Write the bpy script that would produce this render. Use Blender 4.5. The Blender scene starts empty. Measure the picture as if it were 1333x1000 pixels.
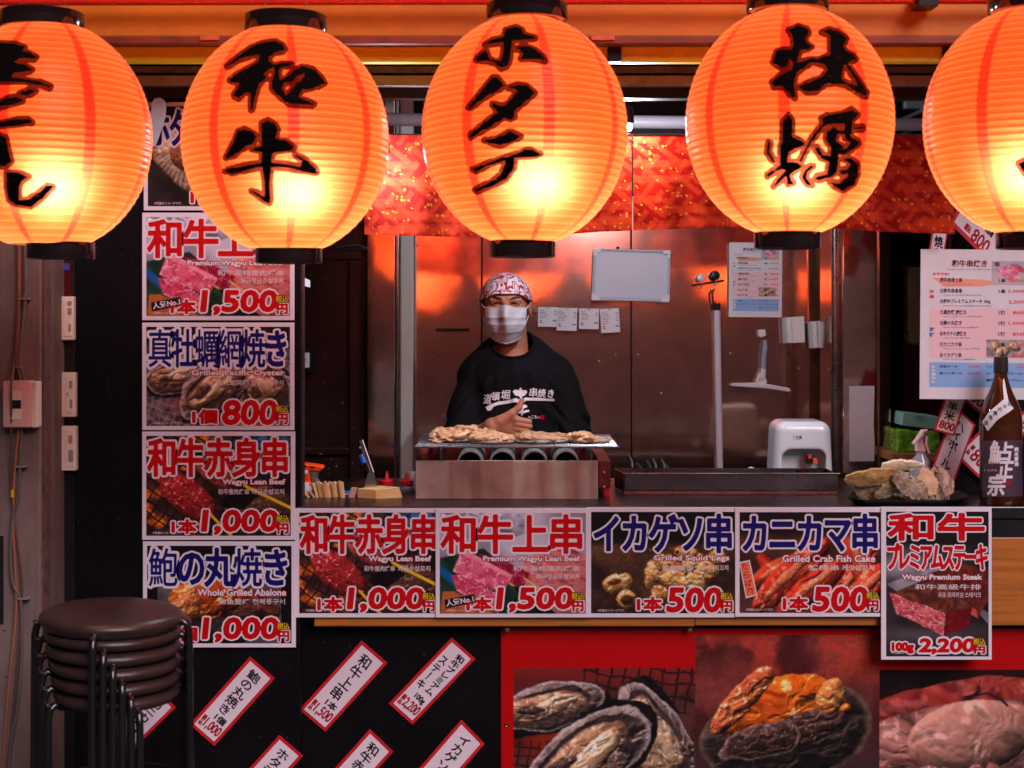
import bpy, bmesh, math, random
import numpy as np
from mathutils import Vector, Matrix
from mathutils.bvhtree import BVHTree

# ------------------------------------------------------------------ camera, world, exposure
SC = bpy.context.scene
F, CX, HY, CZ, CD = 1858.0, 666.5, 400.0, 1.56, 4.0     # focal length (photo px), principal point, eye height, distance to the poster plane
cam_d = bpy.data.cameras.new('camera'); cam = bpy.data.objects.new('camera', cam_d)
SC.collection.objects.link(cam); SC.camera = cam
cam.location = (0, -CD, CZ); cam.rotation_euler = (math.pi/2, 0, 0)
cam_d.sensor_width = 36; cam_d.lens = F/1333*36; cam_d.shift_y = -(500-HY)/1333
cam_d.clip_start = .05; cam_d.clip_end = 300
cam_d.dof.use_dof = True; cam_d.dof.focus_distance = 4.55; cam_d.dof.aperture_fstop = 5.0
W = bpy.data.worlds.new('World'); SC.world = W; W.use_nodes = True
WORLD_COL = (.70, .31, .35, 1); WORLD_STR = .065
W.node_tree.nodes['Background'].inputs[0].default_value = WORLD_COL
W.node_tree.nodes['Background'].inputs[1].default_value = WORLD_STR
sun_d = bpy.data.lights.new('street_glow', 'SUN'); sun_d.energy = 2.5; sun_d.angle = math.radians(32); sun_d.color = (1, .87, .95)
sun = bpy.data.objects.new('street_glow', sun_d); SC.collection.objects.link(sun)      # soft light of the street, from above behind the viewer
sun.rotation_euler = (math.radians(90-36), 0, math.radians(28))
SC.view_settings.view_transform = 'Standard'; SC.view_settings.look = 'None'
SC.view_settings.exposure = 0; SC.view_settings.gamma = 1; SC.view_settings.use_curve_mapping = False
SC.cycles.use_denoising = True
SC.cycles.max_bounces = 8; SC.cycles.sample_clamp_indirect = 6
BULB_W = 8.0      # power of the bulb in each lantern
LED_W = 15.0        # power of each LED lamp over the kitchen

# ------------------------------------------------------------------ small maths
def s2l(c):
    c = np.asarray(c, float)
    return np.where(c <= .04045, c/12.92, ((c+.055)/1.055)**2.4)
def L(r, g, b): return tuple(float(v) for v in s2l((r, g, b)))      # display colour -> linear
def pw(px, py, Y=0.):
    d = Y+CD
    return Vector(((px-CX)/F*d, Y, CZ+(HY-py)/F*d))
def X(px, Y=0.): return (px-CX)/F*(Y+CD)
def Z(py, Y=0.): return CZ+(HY-py)/F*(Y+CD)
def M(n, Y=0.): return n/F*(Y+CD)       # length of n photo pixels at that depth
def _h(ix, iy, iz, seed):
    n = (ix*374761393 + iy*668265263 + iz*2147483647 + seed*974634777) & 0xffffffff
    n = ((n ^ (n >> 13))*1274126177) & 0xffffffff
    return ((n ^ (n >> 16)) & 0xffff)/65535.0
def vnoise(x, y, z=None, seed=0):
    if z is None: z = np.zeros_like(x)
    ix, iy, iz = (np.floor(v).astype(np.int64) for v in (x, y, z))
    fx, fy, fz = x-ix, y-iy, z-iz
    fx, fy, fz = (f*f*(3-2*f) for f in (fx, fy, fz))
    r = 0
    for a in (0, 1):
        for b in (0, 1):
            for c in (0, 1):
                w = (fx if a else 1-fx)*(fy if b else 1-fy)*(fz if c else 1-fz)
                r = r + w*_h(ix+a, iy+b, iz+c, seed)
    return r
def vnoise2(x, y, seed=0):
    ix, iy = (np.floor(v).astype(np.int64) for v in (x, y))
    fx, fy = x-ix, y-iy
    fx, fy = (f*f*(3-2*f) for f in (fx, fy))
    r = 0
    for a in (0, 1):
        for b in (0, 1):
            r = r + (fx if a else 1-fx)*(fy if b else 1-fy)*_h(ix+a, iy+b, 0*ix, seed)
    return r
def fbm2(x, y, seed=0, o=4):
    r = 0; a = .5
    for i in range(o):
        r = r + a*vnoise2(x*2**i, y*2**i, seed+i*7); a *= .5
    return r/(1-.5**o)
def fbm3(x, y, z, seed=0, o=3):
    r = 0; a = .5
    for i in range(o):
        r = r + a*vnoise(x*2**i, y*2**i, z*2**i, seed+i*7); a *= .5
    return r/(1-.5**o)
def sstep(e0, e1, x):
    t = np.clip((x-e0)/(e1-e0), 0, 1); return t*t*(3-2*t)

# ------------------------------------------------------------------ materials
def mat(name, col, rough=.5, metal=0., var=0., scale=12., bump=0., bscale=60., spec=.5, coat=0., stretch=None, col2=None, **kw):
    m = bpy.data.materials.new(name); m.use_nodes = True
    nt = m.node_tree; N = nt.nodes; lk = nt.links
    p = N['Principled BSDF']
    p.inputs['Base Color'].default_value = (*col, 1); p.inputs['Roughness'].default_value = rough
    p.inputs['Metallic'].default_value = metal; p.inputs['Specular IOR Level'].default_value = spec
    if coat: p.inputs['Coat Weight'].default_value = coat; p.inputs['Coat Roughness'].default_value = .08
    tc = N.new('ShaderNodeTexCoord'); mp = N.new('ShaderNodeMapping'); lk.new(tc.outputs['Object'], mp.inputs[0])
    if stretch: mp.inputs['Scale'].default_value = stretch
    if var or col2:
        n = N.new('ShaderNodeTexNoise'); n.inputs['Scale'].default_value = scale; n.inputs['Detail'].default_value = 5
        n.inputs['Roughness'].default_value = .65
        lk.new(mp.outputs[0], n.inputs['Vector'])
        r = N.new('ShaderNodeValToRGB'); lk.new(n.outputs['Fac'], r.inputs[0])
        c2 = col2 if col2 else tuple(min(1, c*(1+var)) for c in col)
        c1 = col if col2 else tuple(c*(1-var) for c in col)
        r.color_ramp.elements[0].position = .3; r.color_ramp.elements[1].position = .7
        r.color_ramp.elements[0].color = (*c1, 1); r.color_ramp.elements[1].color = (*c2, 1)
        lk.new(r.outputs[0], p.inputs['Base Color'])
        mr = N.new('ShaderNodeMapRange'); mr.inputs[3].default_value = max(.02, rough-.1); mr.inputs[4].default_value = min(1, rough+.15)
        lk.new(n.outputs['Fac'], mr.inputs[0]); lk.new(mr.outputs[0], p.inputs['Roughness'])
    if bump:
        n2 = N.new('ShaderNodeTexNoise'); n2.inputs['Scale'].default_value = bscale; n2.inputs['Detail'].default_value = 4
        lk.new(mp.outputs[0], n2.inputs['Vector'])
        b = N.new('ShaderNodeBump'); b.inputs['Strength'].default_value = bump; b.inputs['Distance'].default_value = .002
        lk.new(n2.outputs['Fac'], b.inputs['Height']); lk.new(b.outputs[0], p.inputs['Normal'])
    return m
def emis(name, col, s):
    m = bpy.data.materials.new(name); m.use_nodes = True; p = m.node_tree.nodes['Principled BSDF']
    p.inputs['Base Color'].default_value = (*col, 1)
    p.inputs['Emission Color'].default_value = (*col, 1); p.inputs['Emission Strength'].default_value = s
    return m
def print_mat(name='printed_photo', rough=.5, thru=0.):
    m = bpy.data.materials.new(name); m.use_nodes = True
    N = m.node_tree.nodes; p = N['Principled BSDF']
    a = N.new('ShaderNodeVertexColor'); a.layer_name = 'print'
    m.node_tree.links.new(a.outputs[0], p.inputs['Base Color']); p.inputs['Roughness'].default_value = rough
    p.inputs['Specular IOR Level'].default_value = .2
    return m
def steel(name, base=(.6, .58, .58), rough=.16, aniso=0., rot=0., wav=.25, wscale=3.5, scr=.5):
    m = bpy.data.materials.new(name); m.use_nodes = True
    nt = m.node_tree; N = nt.nodes; lk = nt.links; p = N['Principled BSDF']
    p.inputs['Metallic'].default_value = 1
    tc = N.new('ShaderNodeTexCoord')
    n = N.new('ShaderNodeTexNoise'); n.inputs['Scale'].default_value = 5; n.inputs['Detail'].default_value = 8; n.inputs['Roughness'].default_value = .7
    lk.new(tc.outputs['Object'], n.inputs['Vector'])
    mr = N.new('ShaderNodeMapRange'); mr.inputs[1].default_value = .3; mr.inputs[2].default_value = .7
    mr.inputs[3].default_value = rough*.75; mr.inputs[4].default_value = rough*1.5
    lk.new(n.outputs['Fac'], mr.inputs[0])
    # fine random scratches
    sc = N.new('ShaderNodeTexNoise'); sc.inputs['Scale'].default_value = 30; sc.inputs['Detail'].default_value = 3
    mp = N.new('ShaderNodeMapping'); mp.inputs['Rotation'].default_value = (.2, .6, .3); mp.inputs['Scale'].default_value = (1, 1, 22)
    lk.new(tc.outputs['Object'], mp.inputs[0]); lk.new(mp.outputs[0], sc.inputs['Vector'])
    ad = N.new('ShaderNodeMath'); ad.operation = 'MULTIPLY_ADD'; ad.inputs[1].default_value = .12*scr*(.5 if aniso else 1); lk.new(sc.outputs['Fac'], ad.inputs[0]); lk.new(mr.outputs[0], ad.inputs[2])
    lk.new(ad.outputs[0], p.inputs['Roughness'])
    r = N.new('ShaderNodeValToRGB'); r.color_ramp.elements[0].position = .35; r.color_ramp.elements[1].position = .62
    r.color_ramp.elements[0].color = (*[c*.72 for c in base], 1); r.color_ramp.elements[1].color = (*base, 1)
    n3 = N.new('ShaderNodeTexNoise'); n3.inputs['Scale'].default_value = 9; n3.inputs['Detail'].default_value = 9; n3.inputs['Roughness'].default_value = .75
    lk.new(tc.outputs['Object'], n3.inputs['Vector']); lk.new(n3.outputs['Fac'], r.inputs[0]); lk.new(r.outputs[0], p.inputs['Base Color'])
    w = N.new('ShaderNodeTexNoise'); w.inputs['Scale'].default_value = wscale; w.inputs['Detail'].default_value = 1.5
    lk.new(tc.outputs['Object'], w.inputs['Vector'])
    b = N.new('ShaderNodeBump'); b.inputs['Strength'].default_value = wav; b.inputs['Distance'].default_value = .02
    lk.new(w.outputs['Fac'], b.inputs['Height'])
    b2 = N.new('ShaderNodeBump'); b2.inputs['Strength'].default_value = .035*scr; b2.inputs['Distance'].default_value = .002
    lk.new(sc.outputs['Fac'], b2.inputs['Height']); lk.new(b.outputs[0], b2.inputs['Normal']); lk.new(b2.outputs[0], p.inputs['Normal'])
    if not aniso:      # wide second lobe of the worn surface
        g = N.new('ShaderNodeBsdfGlossy'); g.inputs['Roughness'].default_value = .30; lk.new(r.outputs[0], g.inputs[0]); lk.new(b2.outputs[0], g.inputs['Normal'])
        mx = N.new('ShaderNodeMixShader'); mx.inputs[0].default_value = .15; lk.new(p.outputs[0], mx.inputs[1]); lk.new(g.outputs[0], mx.inputs[2]); lk.new(mx.outputs[0], N['Material Output'].inputs[0])
    if aniso:
        p.inputs['Anisotropic'].default_value = aniso; p.inputs['Anisotropic Rotation'].default_value = rot
        t = N.new('ShaderNodeTangent'); t.direction_type = 'RADIAL'; t.axis = 'Z'; lk.new(t.outputs[0], p.inputs['Tangent'])
        m9 = N.new('ShaderNodeMapping'); m9.inputs['Scale'].default_value = (7, 1, .05); lk.new(tc.outputs['Object'], m9.inputs[0])
        w.inputs['Scale'].default_value = 1.; lk.new(m9.outputs[0], w.inputs['Vector']); b.inputs['Strength'].default_value = .4; b.inputs['Distance'].default_value = .03
    return m

def specks(m, col, scale=60, thr=.70, at='Object'):      # sparse scuffs and splashes
    nt = m.node_tree; N = nt.nodes; lk = nt.links; p = N['Principled BSDF']
    tc = N.new('ShaderNodeTexCoord'); n = N.new('ShaderNodeTexNoise'); n.inputs['Scale'].default_value = scale; n.inputs['Detail'].default_value = 3
    n2 = N.new('ShaderNodeTexNoise'); n2.inputs['Scale'].default_value = 3.5; n2.inputs['Detail'].default_value = 2
    lk.new(tc.outputs[at], n.inputs['Vector']); lk.new(tc.outputs[at], n2.inputs['Vector'])
    ad = N.new('ShaderNodeMath'); ad.operation = 'MULTIPLY_ADD'; ad.inputs[1].default_value = .35; lk.new(n2.outputs['Fac'], ad.inputs[0]); lk.new(n.outputs['Fac'], ad.inputs[2])
    r = N.new('ShaderNodeMapRange'); r.interpolation_type = 'SMOOTHSTEP'; r.inputs[1].default_value = thr+.17; r.inputs[2].default_value = thr+.22; lk.new(ad.outputs[0], r.inputs[0])
    mx = N.new('ShaderNodeMixRGB'); lk.new(r.outputs[0], mx.inputs[0]); mx.inputs[2].default_value = (*col, 1)
    s = p.inputs['Base Color']
    if s.is_linked: lk.new(s.links[0].from_socket, mx.inputs[1])
    else: mx.inputs[1].default_value = s.default_value
    lk.new(mx.outputs[0], s); return m

# ------------------------------------------------------------------ objects
ROOT = {}
def setp(o, label=None, cat=None, group=None, kind=None):
    if label: o['label'] = label
    if cat: o['category'] = cat
    if group: o['group'] = group
    if kind: o['kind'] = kind
    return o
def thing(name, label, cat, loc, group=None):
    o = bpy.data.objects.new(name, None); SC.collection.objects.link(o)
    o.empty_display_size = .05; o.location = loc; ROOT[o.name] = Vector(loc)
    return setp(o, label, cat, group)
def mk(name, verts, faces, m, parent=None, smooth=False, loc=None, colors=None, mats=None, mids=None):
    me = bpy.data.meshes.new(name)
    v = np.asarray([tuple(q) for q in verts] if not isinstance(verts, np.ndarray) else verts, float).reshape(-1, 3)
    if parent is not None: org = ROOT[parent.name]
    elif loc is not None: org = Vector(loc)
    else: org = Vector(((v[:, 0].min()+v[:, 0].max())/2, (v[:, 1].min()+v[:, 1].max())/2, v[:, 2].min()))
    v = v-np.array(org)[None]
    if isinstance(faces, np.ndarray):
        n, k = faces.shape
        me.vertices.add(len(v)); me.vertices.foreach_set('co', v.astype(np.float32).ravel())
        me.loops.add(n*k); me.loops.foreach_set('vertex_index', faces.astype(np.int32).ravel())
        me.polygons.add(n); me.polygons.foreach_set('loop_start', (np.arange(n)*k).astype(np.int32))
        me.update(calc_edges=True)
    else:
        me.from_pydata(v.tolist(), [], [tuple(int(i) for i in f) for f in faces]); me.update()
    if colors is not None:
        a = me.color_attributes.new('print', 'FLOAT_COLOR', 'POINT')
        c = np.ones((len(v), 4), np.float32); c[:, :3] = colors; a.data.foreach_set('color', c.ravel())
    for mm in (mats or [m]): me.materials.append(mm)
    if mids is not None: me.polygons.foreach_set('material_index', np.asarray(mids, np.int32))
    if smooth: me.polygons.foreach_set('use_smooth', np.ones(len(me.polygons), bool))
    o = bpy.data.objects.new(name, me); SC.collection.objects.link(o)
    o.parent = parent
    if parent is None: o.location = org
    ROOT[o.name] = org
    return o
class MB:
    def __init__(s): s.v = []; s.f = []
    def add(s, vs, fs):
        b = len(s.v); s.v += [Vector(q) for q in vs]; s.f += [tuple(i+b for i in f) for f in fs]; return s
    def box(s, x0, x1, y0, y1, z0, z1, R=None, c=None):
        vs = [Vector((x, y, z)) for x in (x0, x1) for y in (y0, y1) for z in (z0, z1)]
        if R is not None:
            c = Vector(c) if c is not None else Vector(((x0+x1)/2, (y0+y1)/2, (z0+z1)/2))
            vs = [R @ (q-c)+c for q in vs]
        return s.add(vs, [(0, 1, 3, 2), (4, 6, 7, 5), (0, 4, 5, 1), (2, 3, 7, 6), (0, 2, 6, 4), (1, 5, 7, 3)])
    def pbox(s, px0, py0, px1, py1, Y0, Y1):        # front face at Y0 covers that rectangle of the photo plane
        return s.box(X(px0, Y0), X(px1, Y0), Y0, Y1, Z(py1, Y0), Z(py0, Y0))
    def tube(s, pts, r, n=8, cap=True, closed=False):
        pts = [Vector(p) for p in pts]; rs = r if isinstance(r, (list, tuple)) else [r]*len(pts)
        b = len(s.v); up = None
        for i, p in enumerate(pts):
            if closed: t = pts[(i+1) % len(pts)]-pts[i-1]
            else: t = pts[min(i+1, len(pts)-1)]-pts[max(i-1, 0)]
            t.normalize()
            if up is None: up = Vector((0, 0, 1)) if abs(t.z) < .9 else Vector((1, 0, 0))
            a = t.cross(up).normalized(); bb = a.cross(t).normalized(); up = bb
            for k in range(n):
                w = 2*math.pi*k/n; s.v.append(p+(a*math.cos(w)+bb*math.sin(w))*rs[i])
        m = len(pts)
        for i in range(m if closed else m-1):
            for k in range(n):
                j = (i+1) % m
                s.f.append((b+i*n+k, b+i*n+(k+1) % n, b+j*n+(k+1) % n, b+j*n+k))
        if cap and not closed:
            s.f.append(tuple(b+k for k in range(n))[::-1]); s.f.append(tuple(b+(m-1)*n+k for k in range(n)))
        return s
    def lathe(s, c, prof, n=32, axis='Z', a0=0, a1=2*math.pi):
        c = Vector(c); b = len(s.v); full = abs(a1-a0-2*math.pi) < 1e-6; nn = n if full else n+1
        for (r, h) in prof:
            for k in range(nn):
                w = a0+(a1-a0)*k/n
                if axis == 'Z': q = Vector((r*math.cos(w), r*math.sin(w), h))
                elif axis == 'Y': q = Vector((r*math.cos(w), h, r*math.sin(w)))
                else: q = Vector((h, r*math.cos(w), r*math.sin(w)))
                s.v.append(c+q)
        for i in range(len(prof)-1):
            for k in range(n):
                k2 = (k+1) % nn
                s.f.append((b+i*nn+k, b+i*nn+k2, b+(i+1)*nn+k2, b+(i+1)*nn+k))
        return s
    def build(s, name, m, parent=None, bevel=0, smooth=False, loc=None, seg=2, R=None, c=None):
        if R is not None:
            c = Vector(c); s.v = [R @ (q-c)+c for q in s.v]
        o = mk(name, s.v, s.f, m, parent, smooth, loc)
        if bevel or smooth:
            bm = bmesh.new(); bm.from_mesh(o.data)
            if bevel:
                es = [e for e in bm.edges if len(e.link_faces) == 2 and e.calc_face_angle(0) > .5]
                bmesh.ops.bevel(bm, geom=es, offset=bevel, segments=seg, affect='EDGES', profile=.5, clamp_overlap=True)
            bmesh.ops.recalc_face_normals(bm, faces=bm.faces)
            for f in bm.faces: f.smooth = smooth
            for e in bm.edges:
                if smooth and len(e.link_faces) == 2 and e.calc_face_angle(0) > .7: e.smooth = False
            bm.to_mesh(o.data); bm.free()
        return o
def copy_tree(o, parent=None):
    c = o.copy(); SC.collection.objects.link(c); c.parent = parent
    ROOT[c.name] = ROOT[o.name]
    for ch in [x for x in SC.objects if x.parent == o]: copy_tree(ch, c)
    return c

# ------------------------------------------------------------------ flat shapes: distance field -> filled outline
def rings_to_segs(rings):
    out = []
    for r in rings:
        r = np.asarray(r, float); out.append(np.hstack([r, np.roll(r, -1, 0)]))
    return np.vstack(out)
def seg_sdf(segs, x0, y0, nx, ny, h, R):
    gx = x0+np.arange(nx)*h; gy = y0+np.arange(ny)*h
    d = np.full((ny, nx), float(R*R)); ins = np.zeros((ny, nx), bool)
    for (ax, ay, bx, by) in segs:
        i0 = max(0, int((min(ax, bx)-R-x0)/h)); i1 = min(nx, int((max(ax, bx)+R-x0)/h)+2)
        j0 = max(0, int((min(ay, by)-R-y0)/h)); j1 = min(ny, int((max(ay, by)+R-y0)/h)+2)
        if i1 <= i0 or j1 <= j0: continue
        xx = gx[None, i0:i1]-ax; yy = gy[j0:j1, None]-ay; ux, uy = bx-ax, by-ay; l2 = ux*ux+uy*uy+1e-12
        t = np.clip((xx*ux+yy*uy)/l2, 0, 1)
        q = (xx-t*ux)**2+(yy-t*uy)**2
        np.minimum(d[j0:j1, i0:i1], q, out=d[j0:j1, i0:i1])
        if ay != by:
            lo, hi = (ay, by) if ay < by else (by, ay)
            ja = int(math.ceil((lo-y0)/h-1e-9)); jb = int(math.ceil((hi-y0)/h-1e-9)); ja = max(ja, 0); jb = min(jb, ny)
            for j in range(ja, jb):
                xi = ax+(gy[j]-ay)*ux/uy
                k = int(math.ceil((xi-x0)/h)); 
                if k > 0: ins[j, :min(k, nx)] ^= True
    d = np.sqrt(d); return np.where(ins, -d, d)
def fill_iso(D, x0, y0, h, lvl, maxrun=9999):
    V = []; Fc = []; idx = {}
    A = D-lvl; ny, nx = A.shape
    def vert(key, p):
        k = idx.get(key)
        if k is None: k = idx[key] = len(V); V.append(p)
        return k
    I = A < 0
    cnt = I[:-1, :-1].astype(int)+I[1:, :-1]+I[:-1, 1:]+I[1:, 1:]
    for j in np.nonzero(cnt.any(1))[0]:
        row = cnt[j]; i = 0; nz = np.nonzero(row)[0]
        p = 0
        while p < len(nz):
            i = nz[p]
            if row[i] == 4:
                q = p
                while q+1 < len(nz) and nz[q+1] == nz[q]+1 and row[nz[q+1]] == 4 and q-p < maxrun-1: q += 1
                i2 = nz[q]+1
                Fc.append((vert((i, j, 0), (x0+i*h, y0+j*h)), vert((i2, j, 0), (x0+i2*h, y0+j*h)),
                           vert((i2, j+1, 0), (x0+i2*h, y0+(j+1)*h)), vert((i, j+1, 0), (x0+i*h, y0+(j+1)*h))))
                p = q+1; continue
            cs = [(i, j), (i+1, j), (i+1, j+1), (i, j+1)]; poly = []
            for c in range(4):
                a = cs[c]; b = cs[(c+1) % 4]; va = A[a[1], a[0]]; vb = A[b[1], b[0]]
                if va < 0: poly.append(vert((a[0], a[1], 0), (x0+a[0]*h, y0+a[1]*h)))
                if (va < 0) != (vb < 0):
                    t = va/(va-vb); key = (min(a, b), max(a, b))
                    poly.append(vert(key, (x0+(a[0]+t*(b[0]-a[0]))*h, y0+(a[1]+t*(b[1]-a[1]))*h)))
            if len(poly) > 2: Fc.append(tuple(poly))
            p += 1
    return np.array(V).reshape(-1, 2), Fc
_TC = {}
def text_mesh(s, off=0., res=3):
    k = (s, off, res)
    if k not in _TC:
        c = bpy.data.curves.new('lettering', 'FONT'); c.body = s; c.resolution_u = res; c.offset = off
        o = bpy.data.objects.new('lettering', c); SC.collection.objects.link(o)
        m = bpy.data.meshes.new_from_object(o)
        v = np.array([q.co[:2] for q in m.vertices]).reshape(-1, 2); f = [tuple(p.vertices) for p in m.polygons]
        bpy.data.objects.remove(o); bpy.data.curves.remove(c); bpy.data.meshes.remove(m)
        _TC[k] = (v, f)
    return _TC[k]
def boundary(v, f):
    cnt = {}
    # merge coincident vertices first
    key = {}; mp = []
    for q in v:
        k = (round(q[0], 5), round(q[1], 5)); mp.append(key.setdefault(k, len(key)))
    pts = np.array(list(key.keys()))
    for p in f:
        for a, b in zip(p, p[1:]+p[:1]):
            a, b = mp[a], mp[b]; e = (min(a, b), max(a, b))
            if a != b: cnt[e] = cnt.get(e, 0)+1
    es = [e for e, n in cnt.items() if n == 1]
    return np.hstack([pts[[e[0] for e in es]], pts[[e[1] for e in es]]])
_FC = {}
def fat_text(s, x0, y0, x1, y1, r1, r2=None, cells=True, h=.8, gap=0., shear=0., run=9999):
    """Heavy rounded lettering for a rectangle in photo px (y down). Returns (fill), (outline)."""
    key = (s, round(x1-x0, 2), round(y1-y0, 2), r1, r2, cells, h, gap, shear, run)
    if key not in _FC:
        w, hh = x1-x0, y1-y0; segs = []
        if cells:
            cw = w/len(s)
            for i, ch in enumerate(s):
                if ch == ' ': continue
                v, f = text_mesh(ch)
                B = boundary(v, f)
                q = B.copy(); q[:, 0::2] = i*cw+(B[:, 0::2]-.5)*(cw*(1-gap))+cw/2; q[:, 1::2] = hh*(1-(B[:, 1::2]+.12))
                segs.append(q)
        else:
            v, f = text_mesh(s); B = boundary(v, f)
            mn = v.min(0); mx = v.max(0); q = B.copy()
            q[:, 0::2] = (B[:, 0::2]-mn[0])/(mx[0]-mn[0])*w; q[:, 1::2] = hh-(B[:, 1::2]-mn[1])/(mx[1]-mn[1])*hh
            segs.append(q)
        S = np.vstack(segs)
        if shear: S[:, 0::2] += (hh/2-S[:, 1::2])*shear
        R = (r2 or r1)+2*h; nx = int((w+2*R+abs(shear)*hh)/h)+2; ny = int((hh+2*R)/h)+2
        D = seg_sdf(S, -R, -R, nx, ny, h, R)
        _FC[key] = (fill_iso(D, -R, -R, h, r1, run), fill_iso(D, -R, -R, h, r2, run) if r2 else None)
    out = []
    for e in _FC[key]:
        out.append(None if e is None else (e[0]+np.array([[x0, y0]]), e[1]))
    return out
def plain_text(s, x0, y0, x1, y1, off=0.0, res=1, xfit=True):
    v, f = text_mesh(s, off, res); mn = v.min(0); mx = v.max(0)
    q = (v-mn)/(mx-mn)
    return np.stack([x0+q[:, 0]*(x1-x0), y1-q[:, 1]*(y1-y0)], 1), f
def flat(name, vf_list, m, parent, Y):
    """flat lettering lying at depth Y; vf_list in photo px"""
    V = []; Fc = []
    for v, f in vf_list:
        b = len(V); V += [pw(p[0], p[1], Y) for p in v]; Fc += [tuple(i+b for i in q) for q in f]
    return mk(name, V, Fc, m, parent)
def decal(name, vf_list, m, parent, bvh, off):
    V = []; Fc = []; o = Vector((0, -CD, CZ))
    for v, f in vf_list:
        b = len(V); ok = []
        for p in v:
            dr = (pw(p[0], p[1], 0)-o).normalized(); hit, nrm, _, _ = bvh.ray_cast(o, dr, 12)
            if hit is None: V.append(o+dr*4); ok.append(False)
            else:
                if nrm.dot(dr) > 0: nrm = -nrm
                V.append(hit+nrm*off); ok.append(True)
        Fc += [tuple(i+b for i in q) for q in f if all(ok[i] for i in q)]
    used = sorted({i for f in Fc for i in f}); mp = {i: k for k, i in enumerate(used)}
    return mk(name, [V[i] for i in used], [tuple(mp[i] for i in f) for f in Fc], m, parent)
def bvh_of(o):
    org = ROOT[o.name]
    return BVHTree.FromPolygons([v.co+org for v in o.data.vertices], [tuple(p.vertices) for p in o.data.polygons])
def zr(pts, ox, oy, s): return [(ox+x/s, oy+y/s) for x, y in pts]
def multi_sdf(groups, h, R):
    P = np.vstack([np.asarray(r, float) for g in groups for r in g])
    x0, y0 = P.min(0)-R-h; x1, y1 = P.max(0)+R+h
    nx = int((x1-x0)/h)+2; ny = int((y1-y0)/h)+2; D = None
    for g in groups:
        d = seg_sdf(rings_to_segs(g), x0, y0, nx, ny, h, R); D = d if D is None else np.minimum(D, d)
    return D, x0, y0

# ------------------------------------------------------------------ solid organic shapes: distance field -> surface
def surf_net(f, lo, hi, h):
    lo = np.array(lo, float); hi = np.array(hi, float); n = np.ceil((hi-lo)/h).astype(int)+1
    g = [lo[i]+np.arange(n[i])*h for i in range(3)]
    Xg, Yg, Zg = np.meshgrid(*g, indexing='ij'); V = f(Xg, Yg, Zg)
    s = V < 0; c = [(a, b, d) for a in (0, 1) for b in (0, 1) for d in (0, 1)]
    m = n-1
    sl = lambda a: (slice(a[0], a[0]+m[0]), slice(a[1], a[1]+m[1]), slice(a[2], a[2]+m[2]))
    cnt = sum(s[sl(a)].astype(np.int8) for a in c); act = (cnt > 0) & (cnt < 8)
    idx = -np.ones(act.shape, np.int64); ii = np.argwhere(act); idx[act] = np.arange(len(ii))
    P = np.zeros((len(ii), 3)); K = np.zeros(len(ii))
    for a in c:
        for ax in range(3):
            if a[ax]: continue
            b = list(a); b[ax] = 1
            va = V[ii[:, 0]+a[0], ii[:, 1]+a[1], ii[:, 2]+a[2]]; vb = V[ii[:, 0]+b[0], ii[:, 1]+b[1], ii[:, 2]+b[2]]
            cr = (va < 0) != (vb < 0); t = np.where(cr, va/np.where(cr, va-vb, 1), 0)
            p = ii+np.array(a)[None].astype(float); p = p.astype(float); p[:, ax] += t
            P[cr] += p[cr]; K[cr] += 1
    P = lo+P/K[:, None]*h
    Q = []
    for ax in range(3):
        b, d = [(1, 2), (2, 0), (0, 1)][ax]
        sa = [slice(0, n[0]), slice(0, n[1]), slice(0, n[2])]; sb = list(sa)
        sa[ax] = slice(0, n[ax]-1); sb[ax] = slice(1, n[ax])
        s0, s1 = s[tuple(sa)], s[tuple(sb)]
        e = np.argwhere(s0 != s1)
        e = e[(e[:, b] > 0) & (e[:, d] > 0) & (e[:, b] < n[b]-1) & (e[:, d] < n[d]-1)]
        if not len(e): continue
        q = []
        for (ob, od) in ((1, 1), (0, 1), (0, 0), (1, 0)):
            k = e.copy(); k[:, b] -= ob; k[:, d] -= od; q.append(idx[k[:, 0], k[:, 1], k[:, 2]])
        q = np.stack(q, 1); flip = ~s0[tuple(e.T)]; q[flip] = q[flip][:, ::-1]; Q.append(q)
    Q = np.vstack(Q); Q = Q[(Q >= 0).all(1)]
    return P, Q
def smin(a, b, k):
    hh = np.clip(.5+.5*(b-a)/k, 0, 1); return b+(a-b)*hh-k*hh*(1-hh)
def cap_sd(x, y, z, a, b, ra, rb):
    a = np.array(a, float); b = np.array(b, float); u = b-a; l2 = (u*u).sum()
    t = np.clip(((x-a[0])*u[0]+(y-a[1])*u[1]+(z-a[2])*u[2])/l2, 0, 1)
    return np.sqrt((x-a[0]-t*u[0])**2+(y-a[1]-t*u[1])**2+(z-a[2]-t*u[2])**2)-(ra+(rb-ra)*t)
def ell_sd(x, y, z, c, r, R=None):
    px, py, pz = x-c[0], y-c[1], z-c[2]
    if R is not None:
        Ri = np.array(R.inverted()); px, py, pz = (Ri[i][0]*px+Ri[i][1]*py+Ri[i][2]*pz for i in range(3))
    k0 = np.sqrt((px/r[0])**2+(py/r[1])**2+(pz/r[2])**2); k1 = np.sqrt((px/r[0]**2)**2+(py/r[1]**2)**2+(pz/r[2]**2)**2)+1e-9
    return k0*(k0-1)/k1

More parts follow.
